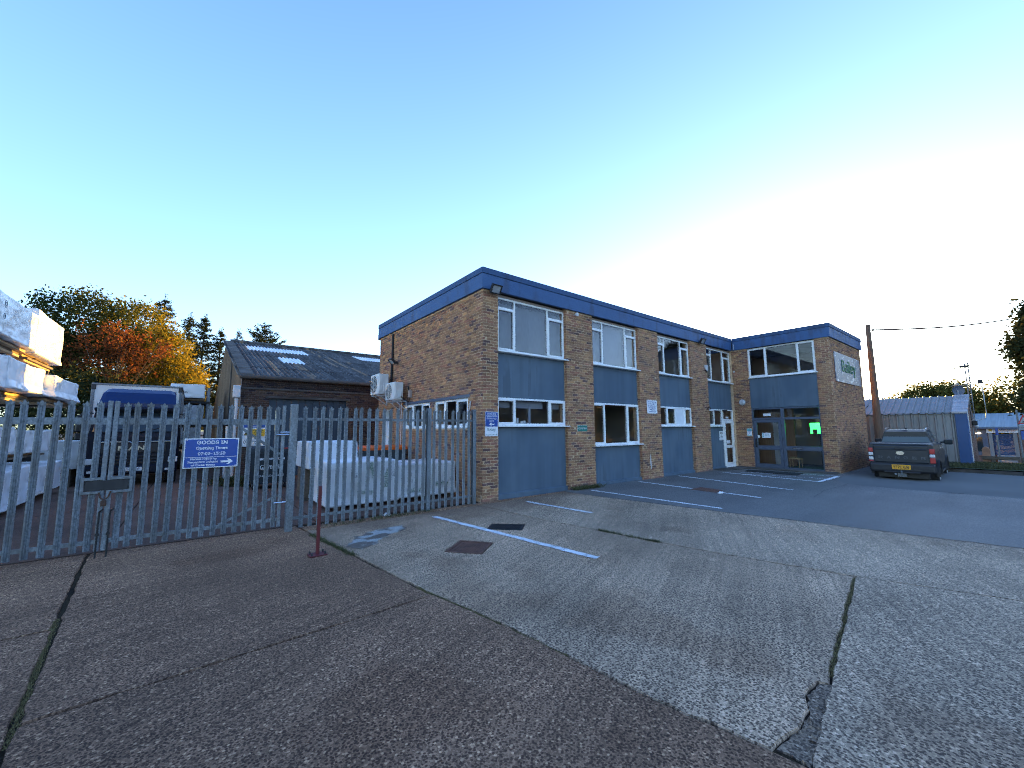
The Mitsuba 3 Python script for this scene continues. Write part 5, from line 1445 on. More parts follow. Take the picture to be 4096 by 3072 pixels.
RF = Frame((-8.5, 0, 0), (0, -1, 0), (1, 0, 0)) if False else Frame((-8.48, 0, 0), (0, 1, 0), (1, 0, 0))
for i, (y0, y1, z0, z1, lab) in enumerate(packs):
    k = thing('timber_pack', lab, 'timber pack', 'wrapped timber packs on the rack')
    xe = -8.5 + (.18 if i == 5 else 0) - (.2 if i in (6, 7) else 0)
    part(k, 'film', wrapped((-12.3, y0, z0), (xe, y1, z1), 20 + i, .034, .10 if i in (5, 4) else .03, .03 if i < 6 else .05), 'wrap_bsdf', smooth=60)
    r_ = np.random.default_rng(i)
    zz = z0 - .012
    for j in range(3 if i < 6 else 2):   # boards showing under the film
        h = .045 + .02 * r_.uniform()
        b = MB(); b.box((-12.2, y0 + .05 + .04 * r_.uniform(), zz - h), (xe - .10 - .14 * r_.uniform(), y1 - .06 - .05 * r_.uniform(), zz - .004), .004)
        part(k, 'board', b, 'timber_bsdf' if j != 1 else 'bearer_bsdf'); zz -= h
        if zz < z0 - .16: break
    if i in (1, 3):
        b = MB(Frame((-8.46, 0, 0), (0, 1, 0), (1, 0, 0)))
        for (u, z, rr) in ((y0 + .9, z0 + .55, .07), (y0 + .9, z0 + .32, .055)):
            c = shapely.Point(u, z); b.prism(c.buffer(rr).difference(c.buffer(rr * .82)), .012, .016, axis=1); b.prism(c.buffer(rr * .55).difference(c.buffer(rr * .38)), .012, .016, axis=1)
        part(k, 'ink_mark', b, 'print_ink_bsdf')
# packs seen beyond the lorry
for i, (x0, x1, y0, y1, z0, z1, lab) in enumerate(((-6.55, -5.2, 17.2, 19.5, 3.35, 4.05, 'white wrapped pack on the top shelf of the rack beyond the lorry'), (-6.5, -5.2, 17.2, 19.5, 2.2, 3.0, 'white wrapped pack on the second shelf of the rack beyond the lorry'), (-6.6, -5.3, 17.0, 19.4, 1.1, 1.9, 'white wrapped pack on the lower shelf of the rack beyond the lorry'))):
    k = thing('wrapped_pack', lab, 'wrapped pack', 'white packs beyond the lorry')
    part(k, 'film', wrapped((x0, y0, z0), (x1, y1, z1), 50 + i, .04, .04, n=.12), 'wrap_bsdf', smooth=60)
    print_on(k, Frame((x0, y0, 0), (1, 0, 0), (0, -1, 0)), [('Bailey', .5, z0 + .25, .10, 0)], 'print_ink_bsdf', .03)
    b = MB(); b.box((x0 + .02, y0 + .1, z0 - .09), (x1 - .02, y1, z0 - .03)); part(k, 'board', b, 'timber_bsdf')
RK2 = thing('timber_rack', 'steel rack with pale uprights standing beyond the lorry', 'rack')
for x in (-6.75, -5.05):
    for y in (17.3, 19.3): b = MB(); b.box((x - .06, y - .06, 0), (x + .06, y + .06, 3.9 if x > -6 else 3.2)); part(RK2, 'upright', b, 'galv_bsdf')
for z in (.95, 2.06, 3.2):
    b = MB(); b.box((-6.8, 17.2, z - .1), (-5.0, 17.3, z)); b.box((-6.8, 19.2, z - .1), (-5.0, 19.3, z)); part(RK2, 'beam', b, 'iron_dark_bsdf')
# a white pack seen low between the stack and the lorry
k = thing('wrapped_pack', 'low white wrapped pack between the timber rack and the lorry', 'wrapped pack')
part(k, 'film', wrapped((-9.6, 10.4, .55), (-8.35, 12.4, 1.45), 60, .03), 'wrap_bsdf', smooth=60)
b = MB(); [b.box((x, 10.5, 0), (x + .1, 12.3, .55)) for x in (-9.4, -8.6)]; part(k, 'bearer', b, 'bearer_bsdf')

# ================================================================== LORRY
LY = thing('box_lorry', 'blue cab lorry with white box body parked in the yard facing the gate', 'lorry')
lx0, lx1, ly = -8.12, -5.92, 9.55
cx_ = (lx0 + lx1) / 2
LF = Frame((cx_, ly, 0), (1, 0, 0), (0, -1, 0))        # u across, d forwards, z up
b = MB(); b.box((-8.45, 12.0, .95), (-6.0, 18.5, 3.42), .03); part(LY, 'box_body', b, 'box_white_bsdf')
b = MB(); b.box((-8.47, 11.98, 3.38), (-5.98, 18.5, 3.45), .01); b.box((-8.47, 11.97, .95), (-8.38, 12.05, 3.38), .01); b.box((-6.07, 11.97, .95), (-5.98, 12.05, 3.38), .01); part(LY, 'box_trim', b, 'galv_rail_bsdf')
b = MB(); [b.box((x, 11.96, 3.22), (x + .12, 12.06, 3.40), .01) for x in (-8.475, -6.10)]; part(LY, 'corner_cap', b, 'black_bsdf')
def sec(y, pts): return [(x, -y, z) for x, z in pts]
w = (lx1 - lx0) / 2
cab = []
for (d, ww, z0, z1) in ((0.0, w - .06, .45, 1.55), (-.05, w, .50, 1.50), (-.02, w - .03, 1.5, 1.62), (-.28, w - .12, 2.30, 2.42), (-.45, w - .14, 2.50, 2.58), (-1.75, w - .10, .75, 2.60), (-1.75, w, .75, 1.5)):
    cab += [(s_ * ww, d, z) for s_ in (-1, 1) for z in (z0, z1)]
b = MB(LF); b.tm(hull(cab)); part(LY, 'cab', b, 'lorry_dark_bsdf')
# windscreen, leaning back a little
def quadpatch(fr, pts, th, bsdf, parent, name):
    P = np.array(pts, float); b = (MBZ if fr is globals().get('PKF') else MB)(fr); n = np.cross(P[1] - P[0], P[3] - P[0]); n /= np.linalg.norm(n)
    if n[1] < 0: n = -n
    b.raw(np.vstack([P, P + n * th]), [[0, 1, 2, 3], [4, 7, 6, 5], [0, 4, 5, 1], [1, 5, 6, 2], [2, 6, 7, 3], [3, 7, 4, 0]]); part(parent, name, b, bsdf)
quadpatch(LF, [(-w + .12, .005, 1.72), (w - .12, .005, 1.72), (w - .2, -.235, 2.34), (-w + .2, -.235, 2.34)], .012, 'tint_glass_bsdf', LY, 'windscreen')
b = MB(LF); [b.tube([(u, .03, 1.70), (u + .42, .0, 1.80), (u + .55, -.03, 1.86)], .012, 6) for u in (-.75, 0.05)]; part(LY, 'wiper', b, 'black_bsdf')
b = MB(LF); b.tm(hull([(s_ * (w - .12), d, z) for s_ in (-1, 1) for d, z in ((-.18, 2.36), (.04, 2.42), (.05, 2.47), (-.2, 2.5))])); part(LY, 'sun_visor', b, 'lorry_dark_bsdf')
# air deflector: hollowed scoop on the roof
b = MB(LF)
df = []
for (d, ww, z0, z1) in ((-.30, w - .16, 2.52, 2.62), (-.62, w - .20, 2.55, 2.98), (-.95, w - .26, 2.55, 3.12), (-1.7, w - .22, 2.55, 3.16)): df += [(s_ * ww, d, z) for s_ in (-1, 1) for z in (z0, z1 - .0)] + [(s_ * (ww - .10), d, z1 + .035) for s_ in (-1, 1)]
b.tm(hull(df)); part(LY, 'air_deflector', b, 'lorry_blue_bsdf')
# grille, lettering, bumper, lamps, plate
b = MB(LF); b.box((-.80, .0, 1.05), (.80, .035, 1.36), .02); part(LY, 'grille_panel', b, 'black_bsdf')
for z in (.72, .82, .92): b = MB(LF); b.box((-.78, .0, z), (.78, .03, z + .055), .01); part(LY, 'grille_slat', b, 'black_bsdf')
b = MB(LF); b.box((-.92, .03, 1.39), (-.10, .05, 1.42), .008); b.box((.12, .03, 1.39), (.92, .05, 1.42), .008)
b.tube([(-.12, .045, 1.405), (-.05, .05, 1.38), (.02, .05, 1.375), (.07, .05, 1.40), (.0, .05, 1.43), (.13, .045, 1.41)], .012, 6); part(LY, 'chrome_strip', b, 'chrome_bsdf')
b = MB(LF); b.text('MAN', -.05, 1.14, .13, .035, .012, width=.62, bold=True); part(LY, 'lettering', b, 'chrome_bsdf')
b = MB(LF); b.box((-w, -.5, .38), (w, .06, .66), .05); part(LY, 'bumper', b, 'lorry_dark_bsdf')
b = MB(LF); b.box((-.30, .06, .485), (.24, .072, .60), .003); PL = part(LY, 'number_plate', b, 'sign_white_bsdf')
b = MB(LF); b.text('EO14 XCR', -.03, .513, .06, .072, .003, width=.44, bold=True); part(PL, 'characters', b, 'sign_ink_bsdf')
for s_ in (-1, 1):
    b = MB(LF); b.box((s_ * .98 - .12, .0, .72), (s_ * .98 + .12, .03, .90), .02); part(LY, 'headlight', b, 'lamp_clear_bsdf')
    b = MB(LF); b.box((s_ * .90 - .10, .05, .46), (s_ * .90 + .10, .07, .53), .01); part(LY, 'fog_lamp', b, 'lamp_clear_bsdf')
    b = MB(LF); b.tube([(s_ * (w - .08), -.2, 2.3), (s_ * (w + .12), -.05, 2.32), (s_ * (w + .17), -.02, 2.2)], .02, 6); b.box((s_ * (w + .17) - .09, -.08, 1.72), (s_ * (w + .17) + .09, .0, 2.22), .04); b.box((s_ * (w + .17) - .08, -.08, 1.48), (s_ * (w + .17) + .08, .0, 1.68), .03); part(LY, 'mirror', b, 'black_bsdf')
    for y in (10.35, 16.2):
        b = MB(); b.cyl((cx_ + s_ * (w - .30), y, .42), (cx_ + s_ * (w - .02), y, .42), .42, 26); part(LY, 'wheel', b, 'rubber_bsdf')
b = MB(); b.box((-8.3, 11.4, .55), (-6.1, 18.4, .93)); part(LY, 'chassis', b, 'black_bsdf')

# ================================================================== PICKUP TRUCK
PK = thing('pickup_truck', 'dark grey double cab pickup truck parked tail towards us beside the right end wall', 'pickup truck')
PA = math.radians(2.0)
PKF = Frame((13.45, -5.44, 0.008 + dip(14.6, -5.4)), (math.sin(PA), -math.cos(PA), 0), (-math.cos(PA), -math.sin(PA), 0))   # u to the right of the picture, d towards us (rear), z up
class MBZ(MB):
    def done(s):
        for v in s.v: v[:, 0] *= .90; v[:, 2] = np.interp(v[:, 2], [0, .45, .655, 1.13, 1.80, 3], [0, .46, .75, 1.41, 1.90, 3.2])
        return MB.done(s)


def PS(d, prof): return [(s_ * a, d, z) for a, z in prof for s_ in (-1, 1)]
body = [(.86, .62), (.915, .72), (.925, .95), (.905, 1.10), (.86, 1.155)]
b = MBZ(PKF); b.tm(hull(PS(0, [(.84, .60), (.895, .72), (.905, .95), (.885, 1.08), (.84, 1.12)]) + PS(-.12, body) + PS(-1.6, body)))
b.tm(hull(PS(-1.55, [(.88, .45), (.925, .62), (.93, .98), (.90, 1.10), (.86, 1.13)]) + PS(-3.6, [(.88, .45), (.925, .62), (.925, .95), (.89, 1.06), (.84, 1.10)])))
b.tm(hull(PS(-3.55, [(.88, .45), (.925, .62), (.92, .95), (.87, 1.05), (.80, 1.09)]) + PS(-5.1, [(.80, .5), (.86, .65), (.86, .85), (.80, .92), (.70, .98)])))
part(PK, 'body', b, 'dark_paint_bsdf')
for d in (-1.05, -4.25):
    for s_ in (-1, 1):   # wheel-arch flares
        b = MB(PKF); t = np.linspace(-.15, math.pi + .15, 17); cen = (d, .40)
        pts = [(cen[0] + .50 * math.cos(a), cen[1] + .50 * math.sin(a)) for a in t] + [(cen[0] + .43 * math.cos(a), cen[1] + .43 * math.sin(a)) for a in t[::-1]]
        b.prism(Polygon(pts).buffer(0), min(s_ * .775, s_ * .868), max(s_ * .775, s_ * .868), axis=0)
        part(PK, 'wheel_arch', b, 'black_bsdf')
cabm = PS(-1.62, [(.80, 1.10), (.60, 1.68)]) + PS(-1.80, [(.80, 1.10), (.615, 1.735)]) + PS(-2.6, [(.80, 1.10), (.64, 1.775)]) + PS(-3.1, [(.80, 1.10), (.61, 1.745)]) + PS(-4.0, [(.78, 1.08), (.74, 1.10)])
b = MBZ(PKF); b.tm(hull(cabm)); part(PK, 'cab', b, 'dark_paint_bsdf')
rf = PS(-1.78, [(.55, 1.742)]) + PS(-2.6, [(.60, 1.79)]) + PS(-3.05, [(.57, 1.762)]) + PS(-1.75, [(.60, 1.72)]) + PS(-2.6, [(.65, 1.765)]) + PS(-3.1, [(.62, 1.74)])
b = MBZ(PKF); b.tm(hull(rf)); part(PK, 'roof', b, 'dark_paint_bsdf')
quadpatch(PKF, [(-.735, -1.60, 1.14), (.735, -1.60, 1.14), (.59, -1.655, 1.60), (-.59, -1.655, 1.60)], .014, 'rear_glass_bsdf', PK, 'rear_window')
b = MBZ(PKF)
for P in ([(-.79, -1.605, 1.10), (-.735, -1.60, 1.14), (-.59, -1.655, 1.60), (-.62, -1.66, 1.66)], [(.79, -1.605, 1.10), (.62, -1.66, 1.66), (.59, -1.655, 1.60), (.735, -1.60, 1.14)], [(-.62, -1.66, 1.66), (-.59, -1.655, 1.60), (.59, -1.655, 1.60), (.62, -1.66, 1.66)], [(-.79, -1.605, 1.10), (.79, -1.605, 1.10), (.735, -1.60, 1.14), (-.735, -1.60, 1.14)]):
    P = np.array(P); b.raw(np.vstack([P + [0, .012, 0], P - [0, .02, 0]]), [[0, 1, 2, 3], [4, 7, 6, 5], [0, 4, 5, 1], [1, 5, 6, 2], [2, 6, 7, 3], [3, 7, 4, 0]])
part(PK, 'window_surround', b, 'black_bsdf')
for s_ in (-1, 1):
    P = np.array([(.79, -1.9, 1.13), (.79, -3.75, 1.13), (.655, -3.0, 1.67), (.645, -1.95, 1.66)]) * [s_, 1, 1]
    b = MBZ(PKF); b.raw(np.vstack([P + [s_ * .012, 0, 0], P - [s_ * .02, 0, 0]]), [[0, 1, 2, 3], [4, 7, 6, 5], [0, 4, 5, 1], [1, 5, 6, 2], [2, 6, 7, 3], [3, 7, 4, 0]]); part(PK, 'side_window', b, 'dark_glass_bsdf')
    b = MBZ(PKF); b.tube([(s_ * .60, -1.75, 1.79), (s_ * .61, -1.85, 1.825), (s_ * .62, -2.6, 1.85), (s_ * .60, -3.0, 1.80)], .017, 7); part(PK, 'roof_rail', b, 'chrome_bsdf')
    b = MBZ(PKF); b.tube([(s_ * .86, -3.45, 1.12), (s_ * 1.0, -3.42, 1.14)], .03, 6); b.tm(rounded((min(s_ * .96, s_ * 1.22), -3.52, 1.06), (max(s_ * .96, s_ * 1.22), -3.38, 1.26), .05, 1)); MR = part(PK, 'door_mirror', b, 'dark_paint_bsdf')
    b = MBZ(PKF); b.box((min(s_ * .985, s_ * 1.195), -3.385, 1.085), (max(s_ * .985, s_ * 1.195), -3.375, 1.235), .004); part(MR, 'mirror_glass', b, 'tint_glass_bsdf')
    # lamp clusters: red, clear, red
    lamps = [(0.90, 1.02, 'lamp_red_bsdf'), (.82, .89, 'lamp_clear_bsdf'), (.68, .81, 'lamp_red_bsdf')]
    if s_ < 0: lamps = [(0.92, 1.02, 'lamp_red_bsdf'), (.83, .91, 'lamp_clear_bsdf'), (.72, .80, 'lamp_clear_bsdf'), (.68, .715, 'lamp_red_bsdf')]
    TL = None
    for (z0, z1, m) in lamps:
        b = MBZ(PKF); b.tm(rounded((min(s_ * .775, s_ * .915), -.13, z0), (max(s_ * .775, s_ * .915), .018, z1), .018, 1))
        if TL is None: TL = part(PK, 'tail_light', b, m)
        else: part(TL, 'lens', b, m)
    for d in (-1.05, -4.25):
        b = MB(PKF); b.cyl((s_ * .58, d, .40), (s_ * .815, d, .40), .40, 30); WH_ = part(PK, 'wheel', b, 'rubber_bsdf')
        b = MB(PKF); b.cyl((s_ * .76, d, .40), (s_ * .822, d, .40), .24, 18); part(WH_, 'rim', b, 'grey_plastic_bsdf')
    b = MBZ(PKF); b.box((min(s_ * .78, s_ * .93), -3.7, .36), (max(s_ * .78, s_ * .93), -1.65, .42), .02); part(PK, 'side_step', b, 'black_bsdf')
    for d in (-2.35, -3.15): b = MBZ(PKF); b.box((s_ * .93 - .012, d - .09, .985), (s_ * .93 + .012, d + .09, 1.015), .008); part(PK, 'door_handle', b, 'chrome_bsdf')
    b = MB(PKF); b.box((s_ * .68 - .11, -1.52, .20), (s_ * .68 + .11, -1.50, .5)); part(PK, 'mud_flap', b, 'rubber_bsdf')
# tailgate with a pressed step, handle, emblem and lettering
b = MBZ(PKF); b.tm(rounded((-.755, -.06, .665), (.755, .022, 1.095), .025, 1)); b.tm(rounded((-.765, -.10, 1.085), (.765, .012, 1.135), .022, 1)); b.tm(hull([(u, d, z) for u in (-.72, .72) for d, z in ((.0, .96), (.036, .985), (.036, 1.0), (.0, 1.03))])); TG = part(PK, 'tailgate', b, 'dark_paint_bsdf')
b = MBZ(PKF); b.tm(rounded((-.135, .02, .985), (.135, .045, 1.055), .012, 1)); part(TG, 'handle', b, 'black_bsdf')
c = shapely.affinity.scale(shapely.Point(0, .905).buffer(1, 24), .115, .046)
b = MBZ(PKF); b.prism(c, .02, .035, axis=1); part(TG, 'oval_badge', b, 'chrome_bsdf')
for i, ch in enumerate('RANGER'): b = MBZ(PKF); b.text(ch, -.56 + i * .235, .765, .06, .022, .004, width=.12, bold=True); part(TG, 'pressed_letter', b, 'dark_letter_bsdf')
mat('dark_letter_bsdf', (0.075, 0.085, 0.10), 0.4, metallic=.4)
b = MBZ(PKF); b.tm(rounded((-.90, -.16, .44), (.90, .085, .655), .05, 1)); b.box((-.50, .03, .42), (.50, .10, .47), .015); part(PK, 'rear_bumper', b, 'black_bsdf')
b = MBZ(PKF); b.box((-.26, .088, .515), (.26, .098, .625), .003); NP = part(PK, 'number_plate', b, 'plate_yellow_bsdf')
b = MBZ(PKF); b.text('YT71 XJN', 0, .538, .062, .098, .003, width=.42, bold=True); part(NP, 'characters', b, 'sign_ink_bsdf')
b = MBZ(PKF); b.box((-.12, -.1, .30), (.12, .04, .42)); b.cyl((0, .10, .40), (0, .10, .44), .02, 10); b.tm(trimesh.creation.icosphere(subdivisions=2, radius=.03).apply_translation((0, .10, .46))); b.box((-.03, .0, .37), (.03, .12, .40)); b.cyl((-.17, .06, .38), (-.17, .09, .38), .035, 12); part(PK, 'tow_bar', b, 'galv_rail_bsdf')
b = MBZ(PKF); b.box((-.7, -4.9, .25), (.7, -.2, .5)); part(PK, 'underbody', b, 'black_bsdf')
b = MBZ(PKF); b.tm(rounded((-.02, -2.2, 1.785), (.02, -1.95, 1.84), .015, 1)); b.tube([(-.08, -1.72, 1.745), (.08, -1.72, 1.745)], .014, 6); part(PK, 'roof_aerial', b, 'black_bsdf')
b = MBZ(PKF); b.box((-.42, -1.75, 1.12), (-.12, -1.7, 1.42)); b.box((.12, -1.75, 1.12), (.42, -1.7, 1.42)); part(PK, 'headrest', b, 'black_bsdf')

# ================================================================== STEEL SHED
SD = thing('steel_shed', 'low ribbed grey steel shed with blue corner trim beyond the pickup', 'shed')
SX, SY0, SY1, EZs, RX, RZ = 20.4, -6.32, 9.5, 2.34, 22.3, 3.14
# wall and roof sheets
def ribbed(n, w, length, rib=.05, h=.05):
    P = []
    for i in range(n): P += [(i * w, 0), (i * w + w * .62, 0), (i * w + w * .72, h), (i * w + w * .9, h)]
    P.append((n * w, 0)); P = np.array(P); m = len(P)
    v = [(u, s_, d) for s_ in (0, length) for u, d in P]; v += [(u, s_, d - .01) for u, s_, d in v]
    f = [[i, i + 1, m + i + 1, m + i] for i in range(m - 1)] + [[2 * m + i + 1, 2 * m + i, 3 * m + i, 3 * m + i + 1] for i in range(m - 1)]
    return np.array(v), np.array(f)
wl = mikit.ply(ribbed(4, .25, EZs + .02), 'cladding_bsdf'); sl = math.hypot(RX - SX, RZ - EZs); rl = mikit.ply(ribbed(4, .25, sl + .12), 'cladding_bsdf')
ra = math.degrees(math.atan2(RZ - EZs, RX - SX))
for i in range(16):
    y = SY1 - i * 1.0
    k = part(SD, 'wall_sheet', dict(wl), None); scene[k]['to_world'] = T([[0, 0, -1, SX], [-1, 0, 0, y], [0, 1, 0, .02], [0, 0, 0, 1]])
    k = part(SD, 'roof_sheet', dict(rl), None)
    ca, sa = math.cos(math.radians(ra)), math.sin(math.radians(ra))
    scene[k]['to_world'] = T([[0, ca, -sa, SX - .10], [-1, 0, 0, y], [0, sa, ca, EZs - .02], [0, 0, 0, 1]])
b = MB(); b.box((SX - .085, SY0 - .32, -.1), (SX + .3, SY0 + .03, EZs - .02), .01); part(SD, 'corner_trim', b, 'cladding_blue_bsdf')
b = MB(); b.prism(Polygon([(SX - .14, EZs - .03), (RX, RZ + .02), (RX, RZ + .075), (SX - .14, EZs + .03)]), 0, 1, axis=1)
bv = b
b = MB(Frame((0, 0, 0), (1, 0, 0), (0, 1, 0)))
b.prism(Polygon([(SX - .14, EZs - .03), (RX, RZ + .02), (RX, RZ + .085), (SX - .14, EZs + .045)]), SY0 - .36, SY0 + .10, axis=1); part(SD, 'verge_flashing', b, 'verge_flash_bsdf')
b = MB(); b.box((SX + .302, SY0 - .30, -.4), (24.2, SY0 - .05, EZs - .05)); b.prism(Polygon([(SX + .3, EZs - .05), (24.2, EZs - .05), (RX, RZ - .02)]), SY0 - .29, SY0 - .06, axis=1); part(SD, 'gable_wall', b, 'far_brick_bsdf')
b = MB(); b.box((SX + .301, SY0 - .33, -.3), (SX + .62, SY0 - .28, EZs + .05)); part(SD, 'gable_edge', b, 'pale_bsdf')
b = MB(); b.box((SX + .05, SY0, -.3), (24.2, SY1, .02)); b.box((24.1, SY0 - .05, -.4), (24.2, SY1, EZs - .05)); b.prism(Polygon([(RX, RZ), (24.35, EZs - .05), (24.35, EZs - .1), (RX, RZ - .05)]), SY0, SY1, axis=1); part(SD, 'rear_cladding', b, 'cladding_bsdf')
b = MB(); b.tube([(18.75, -3.45, 2.6), (18.75, -3.5, 1.9), (18.72, -3.55, 1.3), (18.72, -3.55, .1)], .05, 8); b.box((18.64, -3.62, 1.9), (18.84, -3.42, 2.5), .02); single('wall_pipe', b, 'black_bsdf', 'black pipe with a box standing at the right end of the brick wing', 'pipe')

# mast with aerials on the shed gable
MX, MY = 22.75, SY0 - .36
MS = thing('lattice_mast', 'thin grey lattice mast with aerial and lamps against the shed gable', 'mast')
MF = Frame((MX, MY, 0), (0, -1, 0), (-1, 0, 0))
b = MB(MF)
for o in (-.05, .05): b.tube([(o, 0, 1.2), (o, 0, 4.7)], .020, 6)
for i, z in enumerate(np.arange(1.3, 4.6, .14)): b.tube([(-.05, 0, z + (.07 if i % 2 else 0)), (.05, 0, z + (0 if i % 2 else .07))], .009, 5)
part(MS, 'lattice', b, 'galv_bsdf')
b = MB(MF); b.tube([(-.42, 0, 4.47), (.12, 0, 4.60)], .013, 6)
for i in range(6): u = -.38 + i * .09; b.tube([(u, -.2, 4.48 + i * .02), (u, .2, 4.48 + i * .02)], .008, 5); b.tube([(u, 0, 4.36 + i * .02), (u, 0, 4.62 + i * .02)], .007, 5)
b.box((-.22, -.05, 4.50), (.06, .05, 4.60), .02); part(MS, 'aerial', b, 'iron_dark_bsdf')
b = MB(MF); b.tube([(-.46, 0, 3.66), (.36, 0, 3.70)], .012, 6); b.tube([(.02, 0, 4.12), (.24, 0, 4.14)], .012, 6); part(MS, 'cross_arm', b, 'grey_plastic_bsdf')
b = MB(MF); b.tm(hull([(-.38 + x, y, 3.66 + z) for x, y, z in ((-.20, -.06, -.02), (-.20, .06, -.02), (.06, -.06, .14), (.06, .06, .14), (.09, -.06, .06), (.09, .06, .06))])); part(MS, 'lamp_head', b, 'grey_plastic_bsdf')
b = MB(MF); b.cyl((.36, 0, 3.72), (.36, 0, 3.88), .085, 12, .07); part(MS, 'lantern', b, 'iron_dark_bsdf')
b = MB(MF); b.tube([(.40, 0, 3.66), (.41, 0, 2.9), (.42, 0, 2.35), (.38, 0, 2.14), (.22, 0, 2.04), (.0, 0, 2.05)], .016, 7); part(MS, 'curved_conduit', b, 'pale_bsdf')
b = MB(MF); b.box((-.20, .0, 2.02), (-.04, .12, 2.5), .03); b.box((-.05, .0, 1.80), (.12, .12, 2.0), .02); part(MS, 'equipment_box', b, 'black_bsdf')
b = MB(MF); b.tm(trimesh.creation.icosphere(subdivisions=2, radius=.06).apply_translation((.08, .08, 1.76))); part(MS, 'lamp_globe', b, 'pale_bsdf')
k = thing('satellite_dish', 'grey round dish on the shed roof behind the mast', 'dish')
t = np.linspace(0, 2 * np.pi, 25)[:-1]
b = MB(Frame((22.3, SY0 - .05, 3.42), (.55, -.83, 0), (-.83, -.55, 0)))
ringv = [(0, -.06, 0)] + [(.12 * math.cos(a), -.045, .12 * math.sin(a)) for a in t] + [(.23 * math.cos(a), .0, .23 * math.sin(a)) for a in t]
n = 24; f = [[0, 1 + i, 1 + (i + 1) % n] for i in range(n)]; f4 = [[1 + i, 1 + n + i, 1 + n + (i + 1) % n, 1 + (i + 1) % n] for i in range(n)]
v2 = np.array(ringv); f = f + [[a, b_, c] for a, b_, c, d in f4] + [[a, c, d] for a, b_, c, d in f4]
b.raw(v2, f); b.raw(v2 - [0, .012, 0], np.array(f)[:, ::-1]); part(k, 'reflector', b, 'grey_frame_bsdf')
b = MB(); b.tube([(22.32, SY0 - .03, 3.08), (22.33, SY0 - .02, 3.42)], .025, 6); part(k, 'stand', b, 'grey_plastic_bsdf')

# ================================================================== TELEGRAPH POLE AND WIRE
k = thing('telegraph_pole', 'brown wooden telegraph pole rising behind the pickup', 'pole')
b = MB(); zz = np.linspace(-.3, 6.55, 9); b.tube([(19.35 - .06 * z / 6.5 - .02, -3.93 - .02 * z / 6.5, z) for z in zz], np.interp(zz, [0, 6.55], [.175, .085]), 14); part(k, 'shaft', b, 'pole_bsdf')
b = MB(); b.tube([(19.28, -3.82, 6.26), (19.28, -4.10, 6.28)], .012, 6); b.tm(trimesh.creation.icosphere(subdivisions=1, radius=.05).apply_translation((19.28, -4.12, 6.28))); part(k, 'insulator', b, 'iron_dark_bsdf')
b = MB()
for z in (2.6, 3.5, 4.4): b.tube([(19.28, -3.7, z + .15), (19.2, -3.55, z), (19.05, -3.35, z - .1), (18.7, -3.2, z)], .010, 5)
part(k, 'cable', b, 'rubber_bsdf')
b = MB(); pts = [(19.28 + 15.2 * t, -4.12 - 4.4 * t, 6.28 + 2.2 * t - .18 * math.sin(math.pi * t)) for t in np.linspace(0, 1, 15)]; b.tube(pts, .034, 6)
single('overhead_wire', b, 'pole_bsdf', 'overhead wire running right from the telegraph pole to the tree', 'wire')

# ================================================================== UNIT ACROSS THE ROAD
UN = thing('shuttered_unit', 'low unit with pale blue grey roof, blue shutter and white sign board across the road', 'building')
UX = 46.0
UF = Frame((UX, 0, -1.8), (0, -1, 0), (-1, 0, 0))   # u = -y
ub = 1.8
b = MB(UF); b.box((-2, -8, -.2), (6.15, -.02, 3.45)); b.box((7.45, -8, -.2), (16, -.02, 3.45)); b.box((6.15, -8, 3.1), (7.45, -.02, 3.45)); part(UN, 'wall', b, 'far_brick_bsdf')
b = MB(UF); b.prism(Polygon([(.35, 3.40), (.35, 3.52), (-6.5, 4.76), (-6.5, 4.66)]), -2, 16, axis=0); part(UN, 'roof', b, 'far_roof_bsdf')
b = MB(UF); b.box((-2, .30, 3.32), (16, .42, 3.46), .02); part(UN, 'gutter', b, 'grey_frame_bsdf')
for i in range(17): b = MB(UF); b.box((6.30, -.12, 1.25 + i * .10), (7.40, -.07, 1.338 + i * .10), .01); part(UN, 'shutter_slat', b, 'shutter_bsdf')
b = MB(UF); b.box((6.1, -.02, .9), (6.32, .06, 3.1), .01); b.box((7.38, -.02, .9), (7.6, .06, 3.1), .01); part(UN, 'shutter_guide', b, 'cladding_bsdf')
b = MB(UF); b.box((5.3, -.02, 1.2), (6.05, .03, 3.25)); part(UN, 'office_front', b, 'grey_frame_bsdf')
b = MB(UF); b.box((5.4, .03, 1.5), (5.75, .05, 2.7)); part(UN, 'office_window', b, 'tint_glass_bsdf')
b = MB(UF); b.box((5.42, .04, 2.95), (5.7, .08, 3.05), .02); k = part(UN, 'lit_lamp', b, 'pale_bsdf')
scene[k]['emitter'] = {'type': 'area', 'radiance': C(1.2, .85, .45)}
k = thing('unit_sign', 'white sign board with blue and red lettering over the blue shutter', 'sign')
b = MB(UF); b.box((6.02, .03, 3.02), (7.75, .08, 3.42), .01); part(k, 'board', b, 'sign_white_bsdf')
b = MB(UF); b.box((6.15, .08, 3.15), (6.33, .085, 3.36)); part(k, 'emblem', b, 'sign_yellow_bsdf')
b = MB(UF); b.text('Patterson', 7.05, 3.27, .10, .08, .004, width=.66, bold=True); b.text('MOT REPAIRS', 7.05, 3.07, .07, .08, .004, width=.8); part(k, 'lettering', b, 'sign_blue_bsdf')
b = MB(UF); b.box((6.62, .08, 3.21), (7.5, .084, 3.235)); part(k, 'red_line', b, 'sign_red_bsdf')

